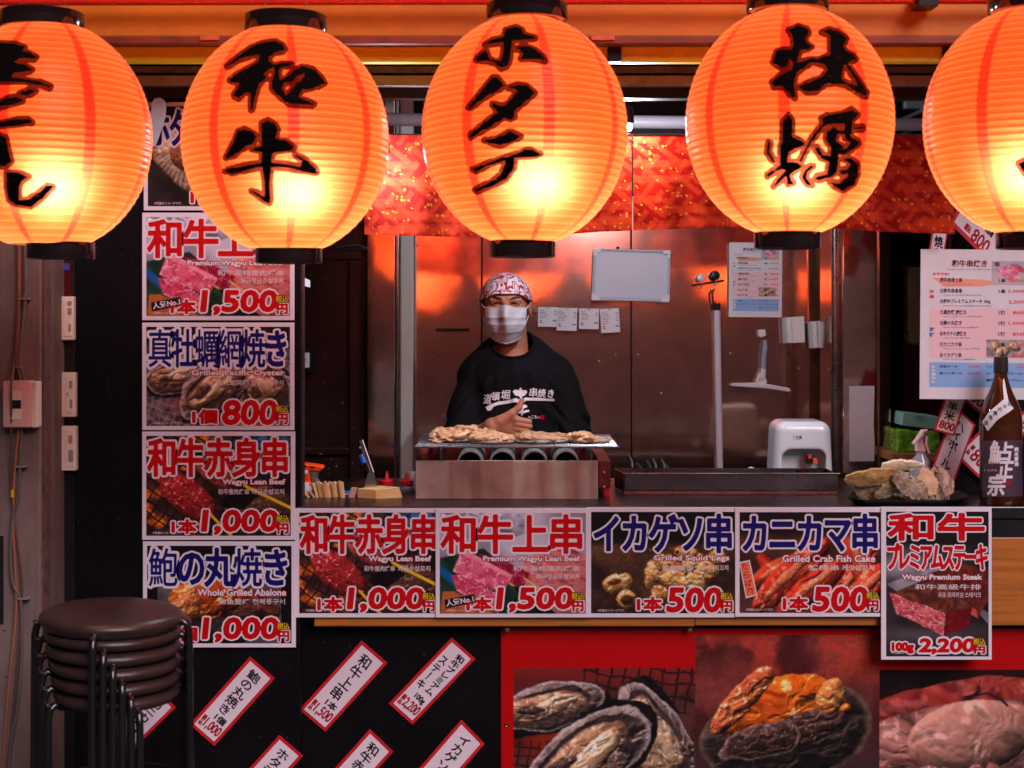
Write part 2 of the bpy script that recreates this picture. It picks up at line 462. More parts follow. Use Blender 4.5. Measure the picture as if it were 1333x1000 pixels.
# ------------------------------------------------------------------ printed pictures (flat print only)
class Cv:
    def __init__(s, w, h, res=.85, bg=(.1, .1, .1)):
        s.w, s.h, s.res = w, h, res; s.nx = int(w*res)+1; s.ny = int(h*res)+1
        s.x, s.y = np.meshgrid(np.linspace(0, w, s.nx), np.linspace(0, h, s.ny))
        s.c = np.zeros((s.ny, s.nx, 3)); s.c[:] = bg; s.sd = 1
    def n(s, sc, o=4, sx=1, sy=1):
        s.sd += 13; return fbm2(s.x/sc*sx+s.sd, s.y/sc*sy+s.sd*1.7, s.sd, o)
    def mix(s, m, col):
        m = np.clip(m, 0, 1)[..., None]; s.c = s.c*(1-m)+np.asarray(col)*m; return s
    def tex(s, a, b, sc, o=4, k=1.4, **kw):
        t = np.clip((s.n(sc, o, **kw)-.5)*k*2+.5, 0, 1)[..., None]; return np.asarray(a)*(1-t)+np.asarray(b)*t
    def grad(s, H):
        gy, gx = np.gradient(H); return gx*s.res, gy*s.res
    def shade(s, H, k, lx=-.5, ly=-.8):
        gx, gy = s.grad(H); nrm = np.sqrt(1+(k*gx)**2+(k*gy)**2)
        return ((-k*gx*lx-k*gy*ly)+.6)/nrm
    def blob(s, cx, cy, rx, ry, ang, a, b, wob=.15, ws=None, bump=.5, bs=6, soft=1.6, dome=1., spec=.3, dark=.5, edge=None, st=2.2):
        ca, sa = math.cos(math.radians(ang)), math.sin(math.radians(ang))
        u = ((s.x-cx)*ca+(s.y-cy)*sa)/rx; v = (-(s.x-cx)*sa+(s.y-cy)*ca)/ry
        ws = ws or max(rx, ry)*.6
        r = np.sqrt(u*u+v*v)+(s.n(ws)-.5)*2*wob+(s.n(ws*.22)-.5)*.5*wob
        m = sstep(1+soft/min(rx, ry)*.5, 1-soft/min(rx, ry)*.5, r)
        s.sd += 5; wx = (s.n(bs*2.5, 2)-.5)*2.2
        f1 = fbm2(u*rx/(bs*st)+wx+s.sd, v*ry/bs+wx, s.sd, 4)
        rid = 1-np.abs(2*f1-1)*1.6
        H = np.sqrt(np.clip(1-r*r, 0, 1))*min(rx, ry)*.75*dome+(f1-.5)*bump*bs*1.1+rid*bump*bs*.35
        sh = s.shade(H, 1.)
        t = np.clip((f1-.5)*2.6+.5, 0, 1)[..., None]
        col = (np.asarray(a)*(1-t)+np.asarray(b)*t)*np.clip(dark+(1-dark)*1.35*sh, 0, 1.6)[..., None]
        col = col*(.72+.28*sstep(.15, .6, rid))[..., None]
        if edge is not None:
            e = (sstep(.87, .97, r)*(.45+.8*(s.n(bs*.7)-.3)))[..., None]; e = np.clip(e, 0, 1); col = col*(1-e)+np.asarray(edge)*e
        gl = sstep(.62, .80, s.n(bs*.8, 3)+.30*np.clip(sh-.75, -1, 1))
        col = col+(spec*gl)[..., None]*.75+spec*np.clip(sh-1.08, 0, 1)[..., None]*1.5
        s.mix(m, np.clip(col, 0, 1)); return r
    def poly(s, pts, a, b, bs=5, soft=1.2, wob=0., vein=None, shade=1.):
        sg = rings_to_segs([pts]); d = np.full(s.x.shape, 1e9); ins = np.zeros(s.x.shape, bool)
        xx = s.x+(s.n(8)-.5)*wob*2; yy = s.y+(s.n(8)-.5)*wob*2
        for ax, ay, bx, by in sg:
            ux, uy = bx-ax, by-ay; t = np.clip(((xx-ax)*ux+(yy-ay)*uy)/(ux*ux+uy*uy+1e-9), 0, 1)
            d = np.minimum(d, np.hypot(xx-ax-t*ux, yy-ay-t*uy))
            if ay != by:
                k = ((ay <= yy) != (by <= yy)) & (xx < ax+(yy-ay)*ux/uy); ins ^= k
        d = np.where(ins, -d, d); m = sstep(soft*.5, -soft*.5, d)
        col = s.tex(a, b, bs)*shade
        if vein is not None:
            v = np.abs(s.n(bs*1.3, 4)-.5); col = col+(sstep(.05, .0, v)*.9)[..., None]*(np.asarray(vein)-col)
        s.mix(m, col); return d
    def line(s, pts, w, col, soft=1.2, a=1.):
        d = np.full(s.x.shape, 1e9)
        for (ax, ay), (bx, by) in zip(pts[:-1], pts[1:]):
            ux, uy = bx-ax, by-ay; t = np.clip(((s.x-ax)*ux+(s.y-ay)*uy)/(ux*ux+uy*uy+1e-9), 0, 1)
            d = np.minimum(d, np.hypot(s.x-ax-t*ux, s.y-ay-t*uy))
        s.mix(sstep(w/2+soft*.5, w/2-soft*.5, d)*a, col)
    def net(s, sp, w, col, ang=20, wob=3, a=1., reg=None, sk=.0):
        ca, sa = math.cos(math.radians(ang)), math.sin(math.radians(ang))
        xx = s.x+(s.n(25)-.5)*wob*2; yy = s.y+(s.n(25)-.5)*wob*2
        u = xx*ca+yy*sa; v = -xx*sa+yy*ca+sk*u
        d = np.minimum(np.abs((u/sp) % 1-.5)*sp, np.abs((v/sp) % 1-.5)*sp)
        m = sstep(w/2+.5, w/2-.5, d)*a
        if reg is not None: m = m*reg
        s.mix(m, col)
    def glow(s, cx, cy, rx, ry, col, a=1.):
        s.mix(np.exp(-((s.x-cx)/rx)**2-((s.y-cy)/ry)**2)*a, col)
    def mesh(s, name, px0, py0, Y, m, parent, warp=None):
        nx, ny = s.nx, s.ny
        if warp is not None: v = warp(px0+s.x, py0+s.y).reshape(-1, 3)
        else: v = np.stack([X(px0+s.x, 0), np.full(s.x.shape, Y), Z(py0+s.y, 0)], -1).reshape(-1, 3)
        i = (np.arange(ny-1)[:, None]*nx+np.arange(nx-1)[None]).ravel()
        f = np.stack([i, i+nx, i+nx+1, i+1], 1)
        return mk(name, v, f, m, parent, colors=s2l(np.clip(s.c, 0, 1)).reshape(-1, 3), smooth=warp is not None)
# ------------------------------------------------------------------ shared materials
BLACK = mat('black_paint', (.005, .0045, .005), .5, var=.5, scale=6, bump=.15, spec=.3)
BLACKBOARD = mat('black_board', (.003, .0027, .004), .6, var=.4, scale=4, bump=.1, spec=.12)
PAPER = mat('white_paper', (.72, .70, .74), .55, var=.04, scale=20)
BORDER = mat('poster_border', (.80, .74, .82), .5, var=.04, scale=9, spec=.2)
PRINT = print_mat()
RED_INK = mat('red_ink', L(.78, .03, .07), .4, spec=.2); NAVY_INK = mat('navy_ink', L(.10, .08, .42), .4, spec=.2)
WHITE_INK = mat('white_ink', (.80, .74, .80), .45, spec=.2); PINK_INK = mat('pale_ink', (.75, .62, .66), .45, spec=.2)
DRED_INK = mat('dark_red_ink', L(.62, .05, .10), .45, spec=.2); YEL_INK = mat('yellow_ink', L(.86, .70, .05), .45, spec=.2)
BLK_INK = mat('black_ink', (.012, .010, .014), .5, spec=.2)
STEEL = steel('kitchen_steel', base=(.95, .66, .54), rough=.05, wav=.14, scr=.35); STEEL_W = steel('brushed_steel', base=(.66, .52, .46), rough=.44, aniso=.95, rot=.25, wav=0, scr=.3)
DARKSTEEL = steel('dark_steel', base=(.28, .25, .25), rough=.22, wav=.1)
WOOD = mat('varnished_pine', L(.72, .42, .16), .35, var=.25, scale=3, stretch=(1.5, 4, 40), bump=.1, coat=.2)
RAWWOOD = mat('pale_wood', L(.86, .70, .45), .55, var=.15, scale=8, stretch=(1, 1, 12))
ALU = mat('aluminium', (.45, .43, .46), .35, 1, var=.15, scale=8)
WPLAST = mat('white_plastic', (.72, .72, .76), .35, var=.03)
CREAM = mat('cream_plastic', L(.93, .86, .78), .4, var=.05)
BPLAST = mat('black_plastic', (.012, .011, .012), .3)
REDP = mat('red_plastic', (.55, .01, .02), .35)
GREYP = mat('grey_plastic', (.30, .31, .34), .45)

specks(BLACKBOARD, (.06, .055, .06), 90, .73)
# ------------------------------------------------------------------ the setting
YB = 1.2                                         # back wall of the kitchen
def struct(name, mb, m, **k): return setp(mb.build(name, m, **k), kind='structure')
struct('ground', MB().box(-30, 30, -30, 0, -.05, 0), mat('street_asphalt', (.05, .05, .052), .85, var=.3, scale=30, bump=.5))
struct('kitchen_floor', MB().box(-3.2, 3.2, 0, 1.9, -.05, -.002), mat('kitchen_concrete', (.12, .11, .11), .7, var=.3, scale=10))
ceil = struct('ceiling', MB().box(-2.6, 2.6, .06, 1.75, 2.36, 2.40), mat('ceiling_paint', (.20, .18, .22), .7, var=.3, scale=5))

def facade():
    t = thing('shop_fascia', 'orange fascia board across the top of the stall with a yellow strip under it', 'fascia', (0, -.25, Z(60, -.25)))
    org = mat('orange_paint', L(.82, .45, .01), .5, var=.2, scale=3, bump=.1)
    MB().box(-2.6, 2.6, -.25, -.22, Z(48, -.25), 2.75).build('fascia_board', org, t, bevel=.004)
    MB().box(-2.6, 2.6, -.262, -.21, Z(57, -.262), Z(47, -.262)).build('lower_lip', mat('brown_lip', L(.50, .17, .05), .5, var=.3), t, bevel=.003)
    MB().tube([(-2.6, -.30, Z(3, -.30)), (2.6, -.30, Z(-1, -.30))], .011, 12).build('red_tube', mat('red_rail', L(.85, .16, .08), .25, coat=.4), t, smooth=True)
    MB().box(-2.6, 2.6, -.205, -.17, Z(81, -.205), Z(57.5, -.205)).build('yellow_strip', mat('yellow_strip', L(.95, .82, .10), .5, var=.1), t, bevel=.003)
    for px in (800, 1237):
        MB().pbox(px-9, 58, px+9, 80, -.222, -.206).build('clip', BPLAST, t, bevel=.002)
    MB().box(-2.6, 2.6, -.07, .06, 2.30, 2.75).build('soffit', mat('soffit', (.03, .025, .03), .7), t)
    MB().pbox(1195, -10, 1222, 8, -.33, -.26).build('hook_block', BPLAST, t, bevel=.003)
    for (a, b) in ((260, 285), (770, 800), (1080, 1110)):
        MB().pbox(a, 46, b, 52, -.268, -.262).build('tape_patch', mat('orange_tape', L(.85, .38, .2), .5, var=.3, scale=30), t)
facade()
def rails():
    t = thing('sliding_rail', 'grey aluminium shutter rail running under the yellow strip', 'rail', (0, .0, Z(120)))
    MB().box(-2.6, 2.6, -.02, .05, Z(95, -.02), Z(86, -.02)).build('upper_channel', mat('dusty_rail', (.10, .085, .09), .6, var=.5, scale=30, bump=.4), t, bevel=.002)
    MB().box(-2.6, 2.6, -.03, .05, Z(112, -.03), Z(98, -.03)).build('lower_channel', mat('worn_alu', (.30, .26, .28), .45, .5, var=.3, scale=14, bump=.3), t, bevel=.002)
    MB().box(-2.6, 2.6, .0, .05, Z(128), Z(113)).build('shadow_gap', BLACK, t)
    struct('header_beam', MB().box(-2.6, 2.6, .052, .10, Z(128, .052), 2.36), BLACK)
rails()
# left: pillar, trims, black wall
pil = thing('concrete_pillar', 'pinkish grey concrete pillar at the far left edge of the stall', 'pillar', (X(0, -.2), -.1, 0))
MB().box(X(-240, -.2), X(53, -.2), -.2, .05, 0, 2.9).build('pillar_body', mat('dirty_plaster', L(.44, .37, .35), .7, var=.25, scale=5, bump=.5, bscale=40, stretch=(3, 3, 1)), pil, bevel=.006)
MB().box(X(52, -.19), X(57, -.19), -.19, -.13, 0, 2.9).build('crumbling_edge', mat('rust_edge', L(.36, .24, .22), .8, var=.6, scale=40, bump=1), pil)
tr = thing('door_jamb', 'dark timber jamb with a thin brass strip beside the grey pillar', 'jamb', (X(72, -.02), 0, 0))
MB().box(X(56, -.06), X(69, -.06), -.06, .05, 0, 2.28).build('dark_post', mat('dark_brown', (.022, .014, .016), .35, var=.3), tr, bevel=.002)
MB().tube([(X(62, -.07), -.07, 0), (X(62, -.07), -.07, 2.28)], .006, 10).build('round_bead', BPLAST, tr, smooth=True)
MB().box(X(70, -.05), X(74.5, -.05), -.05, .05, 0, 2.28).build('brass_strip', mat('brass', L(.68, .56, .36), .4, .4, var=.2, scale=20), tr, bevel=.001)
MB().box(X(74.6, .0), X(97, .0), .0, .05, 0, 2.28).build('black_board', BLACK, tr, bevel=.002)
MB().pbox(76, 340, 93, 388, -.003, .0).build('maroon_patch', mat('maroon_film', L(.30, .03, .05), .3), tr)
MB().pbox(77, 343, 90, 352, -.006, -.003).build('blue_sticker', mat('blue_film', L(.2, .28, .6), .4), tr)
setp(MB().box(X(97, .012), X(391, .012), .012, .05, 0, 2.28).build('wall_panel', BLACKBOARD, bevel=.002), 'matt black wall panel carrying the left column of food posters', 'wall')
setp(MB().box(X(391, .014), X(394, .014), .014, .06, .98, 2.28).build('opening_jamb', mat('brown_jamb', L(.16, .09, .09), .4), bevel=.002), 'narrow dark brown jamb on the left edge of the kitchen opening', 'jamb')

# kitchen shell
dark = mat('dark_brown_panel', L(.15, .075, .08), .30, var=.3, scale=3, bump=.08, coat=.1)
struct('side_wall', MB().box(X(392, .3)-.5, X(392, .3)-.45, .05, 1.9, 0, 2.36), BLACK)
struct('side_wall', MB().box(2.55, 2.6, .05, 1.9, 0, 2.36), BLACK)
struct('back_wall', MB().box(-2.6, 2.6, 1.72, 1.78, 0, 2.36), BLACK)
specks(dark, (.35, .28, .27), 75, .70)
dr = thing('kitchen_door', 'dark brown panelled door left of the steel column inside the kitchen', 'door', (X(430, 1.1), 1.1, 0))
MB().box(X(380, 1.1), X(477, 1.1), 1.1, 1.14, 0, 2.2).build('door_leaf', dark, dr, bevel=.003)
MB().box(X(380, 1.09), X(474, 1.09), 1.085, 1.1, Z(338, 1.09), 2.2).build('top_rail', dark, dr, bevel=.003)
MB().box(X(455, 1.09), X(474, 1.09), 1.085, 1.1, 0, Z(338, 1.09)-.002).build('side_stile', dark, dr, bevel=.003)
MB().box(X(380, 1.09), X(454.5, 1.09), 1.085, 1.1, Z(592, 1.09), Z(583, 1.09)).build('middle_rail', dark, dr, bevel=.003)
MB().tube([pw(437, 322, 1.07), pw(466, 319, 1.05), pw(480, 324, 1.05)], .004, 6).tube([pw(437, 324, 1.08), pw(480, 325, 1.06)], .003, 6).build('door_closer', ALU, dr, smooth=True)
sp = thing('steel_column', 'narrow mirror-like steel column between the brown door and the pale post', 'column', (X(496, 1.05), 1.1, 0))
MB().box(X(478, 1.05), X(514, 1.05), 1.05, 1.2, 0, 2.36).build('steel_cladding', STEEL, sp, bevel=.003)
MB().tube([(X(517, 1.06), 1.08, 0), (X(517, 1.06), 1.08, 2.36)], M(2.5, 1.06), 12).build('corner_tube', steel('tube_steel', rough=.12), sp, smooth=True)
setp(MB().box(X(521, 1.1), X(537, 1.1), 1.1, 1.18, 0, 2.36).build('pale_post', mat('grey_green_post', L(.74, .76, .74), .5, var=.06), bevel=.004), 'pale grey upright post left of the steel wall panels', 'post')
wall = thing('steel_wall', 'scratched stainless steel wall behind the cook glowing red with lantern reflections', 'wall', (0, YB, 0))
cuts = [538, 627, 822, 1083]
TILT = .030
R = Matrix.Rotation(-TILT, 3, 'X')
for a, b in zip(cuts[:-1], cuts[1:]):
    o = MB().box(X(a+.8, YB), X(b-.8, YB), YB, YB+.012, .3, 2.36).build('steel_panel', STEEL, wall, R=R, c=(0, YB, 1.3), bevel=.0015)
MB().box(X(538, YB), X(1083, YB), YB+.02, YB+.03, .3, 2.36).build('backing_board', BLACK, wall)
scr = []
for (px, py) in ((543, 319), (563, 462), (693, 452), (802, 462), (831, 462), (861, 512), (951, 460), (1077, 362), (780, 470), (1040, 480)):
    MB().lathe(pw(px, py, YB-.004), [(0, -.003), (.0025, -.002), (.004, .004)], 10, 'Y').build('rivet', ALU, wall, smooth=True)
rc = thing('steel_pillar', 'steel clad pillar right of the wall panels with a sheet of paper taped on it', 'pillar', (X(1128, .75), .8, 0))
MB().tube([(X(1090, .78), .80, 0), (X(1090, .78), .80, 2.36)], M(6, .78), 20).build('round_corner', DARKSTEEL, rc, smooth=True)
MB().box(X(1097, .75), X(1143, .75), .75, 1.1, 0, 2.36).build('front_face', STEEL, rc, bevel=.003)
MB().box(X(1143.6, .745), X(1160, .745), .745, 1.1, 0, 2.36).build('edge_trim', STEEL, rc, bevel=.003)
MB().box(X(1083, YB), X(1097, YB)+.05, .86, 1.24, 0, 2.36).build('return_panel', DARKSTEEL, rc)
struct('dark_recess', MB().box(X(1160, 1.3), X(1500, 1.3), 1.45, 1.5, 0, 2.36), mat('recess_paint', (.03, .025, .03), .5, var=.4))
cb = thing('cupboard', 'brown cupboard panel in the dark recess behind the menu sheet', 'cupboard', (X(1210, 1.0), 1.0, 1.0))
MB().box(X(1176, 1.0), X(1330, 1.0), 1.0, 1.3, Z(560, 1.0), Z(345, 1.0)).build('cupboard_body', mat('brown_laminate', L(.34, .2, .19), .4, var=.15, scale=4), cb, bevel=.003)
MB().box(X(1174, .99), X(1330, .99), .97, 1.0, Z(351, 1.0), Z(345, 1.0)).build('top_lip', mat('red_lip', L(.5, .12, .1), .4), cb, bevel=.002)
sh = thing('wooden_shelf', 'short wooden shelf holding green packets in the recess on the right', 'shelf', (X(1200, .62), .7, Z(600, .62)))
MB().box(X(1161, .62), X(1300, .62), .62, .95, Z(601, .62), Z(591, .62)).build('board', mat('shelf_wood', L(.62, .42, .26), .5, var=.2, scale=5, stretch=(1, 1, 8)), sh, bevel=.002)
MB().box(X(1161, .66), X(1300, .66), .66, .9, 1.0, Z(602, .62)).build('bracket_box', BLACK, sh)

# counter
ct = thing('counter', 'long black counter with a varnished wooden beam along its front', 'counter', (0, .3, 0))
CT = 1.0
slab = steel('black_counter_steel', base=(.11, .10, .11), rough=.24, wav=.02, scr=1)
MB().box(X(386), 2.4, .006, .68, .965, CT).build('counter_top', slab, ct, bevel=.003)
MB().box(X(386), 2.4, .012, .05, Z(700), .963).build('front_apron', BLACK, ct)
for a, b, dz in ((408, 905, 0), (905.6, 1350, -1), (1350.6, 1900, 0)):
    MB().box(X(a), X(b), .013-.001*dz, .055, Z(817+dz), Z(700.5)).build('wooden_plank', WOOD, ct, bevel=.003)
MB().box(X(386), 2.4, .066, .60, 0, .964).build('counter_body', BLACKBOARD, ct)
for px in (660, 898):
    MB().lathe(pw(px, 819, .03), [(0, -.006), (.006, -.005), (.007, .004)], 12).build('green_foot', mat('green_rubber', L(.3, .42, .28), .6), ct, smooth=True)

# ------------------------------------------------------------------ printed food pictures
def pic_wagyu(w, h):
    c = Cv(w, h, bg=(.30, .16, .12)); c.c = c.tex((.78, .78, .84), (.55, .50, .58), 60)
    c.poly([(0, h*.45), (w*.3, h*.35), (w*.8, h), (0, h)], (.05, .16, .10), (.12, .28, .22), 14)
    c.line([(-10, h*.5), (w*.14, h*.72)], 10, (.05, .35, .62), 5)
    c.poly([(w*.02, h*.78), (w*.1, h*.78), (w*.5, h*1.1), (0, h*1.1)], (.62, .34, .12), (.72, .44, .2), 12)
    c.blob(w*.85, h*.68, w*.28, h*.34, 10, (.86, .52, .52), (.80, .36, .36), bump=.2, spec=.1, dark=.85)
    c.blob(w*.30, h*.10, w*.3, h*.18, 5, (.86, .86, .92), (.6, .62, .72), bump=.2, dark=.8)
    c.poly([(w*.26, h*.40), (w*.40, h*.44), (w*.62, h*.60), (w*.56, h*.76), (w*.38, h*.62)], (.62, .08, .25), (.50, .05, .18), 7, vein=(.8, .4, .5))
    c.poly([(w*.08, h*.62), (w*.16, h*.60), (w*.44, h*.84), (w*.40, h*1.0), (w*.12, h*.78)], (.86, .34, .46), (.72, .16, .30), 6, vein=(1, .8, .85))
    c.poly([(w*.14, h*.40), (w*.20, h*.385), (w*.50, h*.62), (w*.43, h*.80), (w*.09, h*.58)], (.90, .42, .54), (.80, .24, .38), 6, vein=(1, .85, .9))
    c.poly([(w*.14, h*.40), (w*.20, h*.385), (w*.50, h*.62), (w*.485, h*.65)], (.96, .62, .68), (.92, .50, .58), 6)
    for a in (0, .10): c.line([(w*(.48+a), h*(.70-a*.5)), (w*(.78+a), h*(.98-a*.3))], 2.4, (.86, .72, .42))
    c.poly([(w*.5, h*.72), (w*.62, h*.78), (w*.8, h), (w*.62, h)], (.05, .10, .12), (.03, .06, .08), 8)
    return c
def pic_lean(w, h):
    c = Cv(w, h, bg=(.05, .03, .04)); n = c.n(18)
    c.c = c.tex((.10, .06, .07), (.30, .16, .14), 22)
    c.mix(sstep(.5, .75, n)*(c.x < w*.55), (.86, .36, .06)); c.mix(sstep(.62, .8, n)*(c.x < w*.5), (1., .62, .15))
    c.glow(w*.85, h*.05, w*.2, h*.12, (.25, .55, .9), .8)
    c.net(13, 2.2, (.05, .05, .09), 32, 4, .9)
    c.blob(w*.80, h*.80, w*.26, h*.30, -10, (.40, .26, .20), (.28, .16, .14), bs=4, bump=.8)
    c.blob(w*.70, h*.28, w*.16, h*.10, 15, (.60, .10, .10), (.40, .05, .07))
    c.blob(w*.48, h*.38, w*.16, h*.11, 38, (.66, .14, .15), (.85, .40, .38), bs=3, bump=.7, spec=.5)
    c.blob(w*.28, h*.60, w*.25, h*.17, 42, (.80, .22, .22), (.62, .12, .14), bs=4, bump=.9, spec=.6)
    c.line([(w*.44, h*.78), (w*.60, h*1.02)], 3.6, (.92, .72, .10)); c.line([(w*.68, h*.50), (w*1., h*.72)], 4, (.93, .76, .12))
    c.poly([(w*.5, h*.66), (w*.66, h*.5), (w*.78, h*.6), (w*.6, h*.8)], (.03, .02, .03), (.10, .05, .06), 5, wob=3)
    return c
def oyster(c, cx, cy, rx, ry, ang, k=1.):
    bs = max(3, min(rx, ry)*.18)
    c.blob(cx+2, cy+4, rx*1.06, ry*1.08, ang, (.05, .04, .06), (.10, .08, .09), wob=.2, dark=.9, spec=0)
    c.blob(cx, cy, rx, ry, ang, (.66, .58, .54), (.36, .29, .27), wob=.22, bs=bs*.8, bump=1.1, edge=(.84, .78, .78), dark=.45, spec=.15, st=4)
    c.blob(cx, cy, rx*.84, ry*.78, ang, (.36, .27, .26), (.16, .11, .12), wob=.20, bs=bs, dome=-.6, dark=.8, spec=.05, st=3)
    c.blob(cx-rx*.04, cy+ry*.02, rx*.72, ry*.62, ang+4, (.90, .74, .58), (.64, .45, .33), wob=.22, bs=bs*1.3, bump=1.3, spec=.35, st=3.5, edge=(.46, .33, .28))
    c.blob(cx+rx*.12, cy-ry*.06, rx*.44, ry*.36, ang-8, (.96, .84, .68), (.82, .64, .48), wob=.22, bs=bs, bump=1.0, spec=.5, st=2.5)
    c.blob(cx-rx*.30, cy+ry*.16, rx*.24, ry*.20, ang+12, (.22, .16, .15), (.50, .37, .32), wob=.3, bs=bs*.6, bump=1.2, spec=.4)
    c.blob(cx+rx*.44, cy+ry*.10, rx*.14, ry*.26, ang+5, (.30, .22, .20), (.62, .50, .44), wob=.35, bs=bs*.5, bump=1.2, spec=.4)
def pic_oyster(w, h):
    c = Cv(w, h); c.c = c.tex((.50, .44, .46), (.24, .19, .22), 9)
    c.net(9, 1.4, (.70, .66, .70), 20, 5, .6)
    c.glow(w*.3, h*.65, w*.14, h*.2, (.45, .14, .08), .8); c.glow(w*.68, h*.85, w*.12, h*.2, (1., .5, .1), .9)
    oyster(c, w*.20, h*.50, w*.24, h*.17, -12); oyster(c, w*.82, h*.62, w*.20, h*.28, 40)
    oyster(c, w*.47, h*.62, w*.28, h*.24, -42)
    c.mix(sstep(h*.30, h*.12, c.y), (.10, .08, .10))
    return c
def pic_abalone(w, h):
    c = Cv(w, h); c.c = c.tex((.28, .25, .28), (.48, .43, .46), 30)
    c.blob(w*.5, h*.78, w*.42, h*.26, -6, (.30, .24, .24), (.18, .13, .14), wob=.1)
    c.blob(w*.66, h*.62, w*.26, h*.16, 10, (.48, .26, .20), (.30, .15, .13), wob=.15, bs=4, bump=1)
    c.blob(w*.42, h*.52, w*.26, h*.22, -10, (.92, .50, .14), (.82, .30, .10), wob=.25, bs=7, bump=1.1, spec=.7)
    c.blob(w*.26, h*.62, w*.13, h*.15, -30, (.94, .62, .36), (.85, .42, .22), wob=.3, bs=4, bump=1)
    c.mix((c.x < w*.07)*1., (.06, .04, .06)); c.mix((c.x > w*.93)*1., (.06, .04, .06)); c.mix(sstep(h*.36, h*.3, c.y), (.07, .05, .08))
    return c
def pic_scallop(w, h):
    c = Cv(w, h, bg=(.08, .07, .08)); c.c = c.tex((.06, .05, .06), (.16, .13, .14), 20)
    c.blob(w*.1, h*.42, w*.14, h*.12, 0, (.14, .10, .2), (.25, .2, .3))
    r = c.blob(w*.42, h*.62, w*.42, h*.30, 25, (.80, .70, .58), (.60, .48, .36), wob=.08, bs=6)
    a = np.arctan2(c.y-h*.3, c.x-w*.3); c.mix((r < .95)*sstep(.3, .7, np.abs((a*9) % 1-.5)*2)*.35, (.95, .88, .78))
    c.blob(w*.42, h*.60, w*.28, h*.18, 25, (.62, .40, .24), (.40, .24, .14), bs=4, bump=1)
    c.blob(w*.42, h*.56, w*.18, h*.12, 25, (.88, .74, .58), (.78, .58, .40), spec=.6)
    return c
def pic_squid(w, h):
    c = Cv(w, h); c.c = c.tex((.16, .10, .09), (.36, .24, .17), 40); c.c *= (.75+.6*c.n(2.5, 2))[..., None]
    P = [(.18, .70, .13, .10, -10), (.25, .86, .09, .09, 0), (.44, .60, .09, .15, 20), (.53, .52, .12, .10, 40), (.60, .66, .16, .12, 10), (.72, .50, .12, .10, -20), (.80, .58, .10, .09, 0), (.66, .40, .10, .08, 10), (.48, .80, .08, .08, 10), (.70, .70, .12, .09, 0), (.88, .44, .08, .08, 0)]
    for (a, b, rx, ry, an) in P:
        c.blob(w*a, h*b, w*rx*.8, h*ry, an, (.96, .84, .56), (.88, .56, .22), wob=.28, bs=4, bump=1., spec=.7, edge=(.62, .30, .12))
    c.blob(w*.16, h*.69, w*.05, h*.03, -10, (.3, .14, .06), (.5, .28, .12)); c.blob(w*.25, h*.87, w*.045, h*.05, 0, (.25, .12, .06), (.36, .2, .1))
    for i in range(9): c.blob(w*(.3+.06*i), h*(.5+.12*math.sin(i*2.3)), w*.012, h*.02, 30, (.45, .2, .06), (.3, .12, .05))
    c.mix(sstep(h*.36, h*.26, c.y), (.08, .06, .08)); return c
def pic_crab(w, h):
    c = Cv(w, h); c.c = c.tex((.24, .12, .10), (.36, .2, .15), 30)
    for (x0, y0, x1, y1, r) in ((.15, .45, .5, 1.1, .09), (.95, .3, .6, 1.1, .12), (.75, .2, 1.0, .9, .11), (.1, .72, .42, .46, .10), (.12, .95, .62, .28, .13), (.30, .98, .72, .52, .12), (.55, .8, .75, 1.1, .1), (.8, .9, 1.05, .55, .12)):
        an = math.degrees(math.atan2((y1-y0)*h, (x1-x0)*w)); ln = math.hypot((x1-x0)*w, (y1-y0)*h)/2
        c.blob((x0+x1)/2*w, (y0+y1)/2*h, ln*1.1, r*h*1.15, an, (.93, .33, .18), (.78, .16, .09), wob=.08, bs=9, bump=.8, spec=.5, dome=1.3)
        c.blob((x0+x1)/2*w-1, (y0+y1)/2*h-2, ln*.8, r*h*.35, an, (.98, .60, .42), (.94, .42, .26), wob=.25, bs=4, bump=.4)
    c.mix(sstep(h*.30, h*.16, c.y)*.9, (.10, .06, .08)); return c
def pic_steak(w, h):
    c = Cv(w, h); c.c = c.tex((.08, .07, .08), (.20, .17, .18), 30)
    c.glow(w*.15, h*.38, w*.3, h*.1, (.75, .7, .74), .8); c.glow(w*.35, h*.85, w*.4, h*.06, (.42, .38, .4), .7)
    c.poly([(w*.0, h*.50), (w*.55, h*.36), (w*.62, h*.40), (w*.1, h*.55)], (.62, .60, .64), (.40, .38, .42), 20)
    c.poly([(w*.80, h*.62), (w*1., h*.78), (w*1., h*.70)], (.5, .5, .54), (.4, .4, .44), 9)
    c.poly([(w*.40, h*.43), (w*.72, h*.36), (w*1., h*.40), (w*1., h*.62), (w*.9, h*.72)], (.46, .16, .12), (.30, .09, .07), 6, wob=1.5)
    c.poly([(w*.42, h*.46), (w*.88, h*.68), (w*.90, h*.74), (w*.75, h*.68)], (.80, .34, .34), (.70, .20, .22), 4)
    c.poly([(w*.03, h*.56), (w*.48, h*.47), (w*.84, h*.66), (w*.58, h*.70)], (.50, .24, .16), (.30, .13, .09), 5, wob=1.5)
    c.poly([(w*.03, h*.56), (w*.58, h*.70), (w*.56, h*.86), (w*.10, h*.70)], (.86, .40, .42), (.68, .20, .26), 5, vein=(.98, .78, .78), wob=1.5)
    c.poly([(w*.58, h*.70), (w*.84, h*.66), (w*.80, h*.80), (w*.56, h*.86)], (.50, .05, .08), (.36, .03, .05), 6)
    c.mix(sstep(h*.26, h*.2, c.y)*.8, (.07, .06, .08)); return c

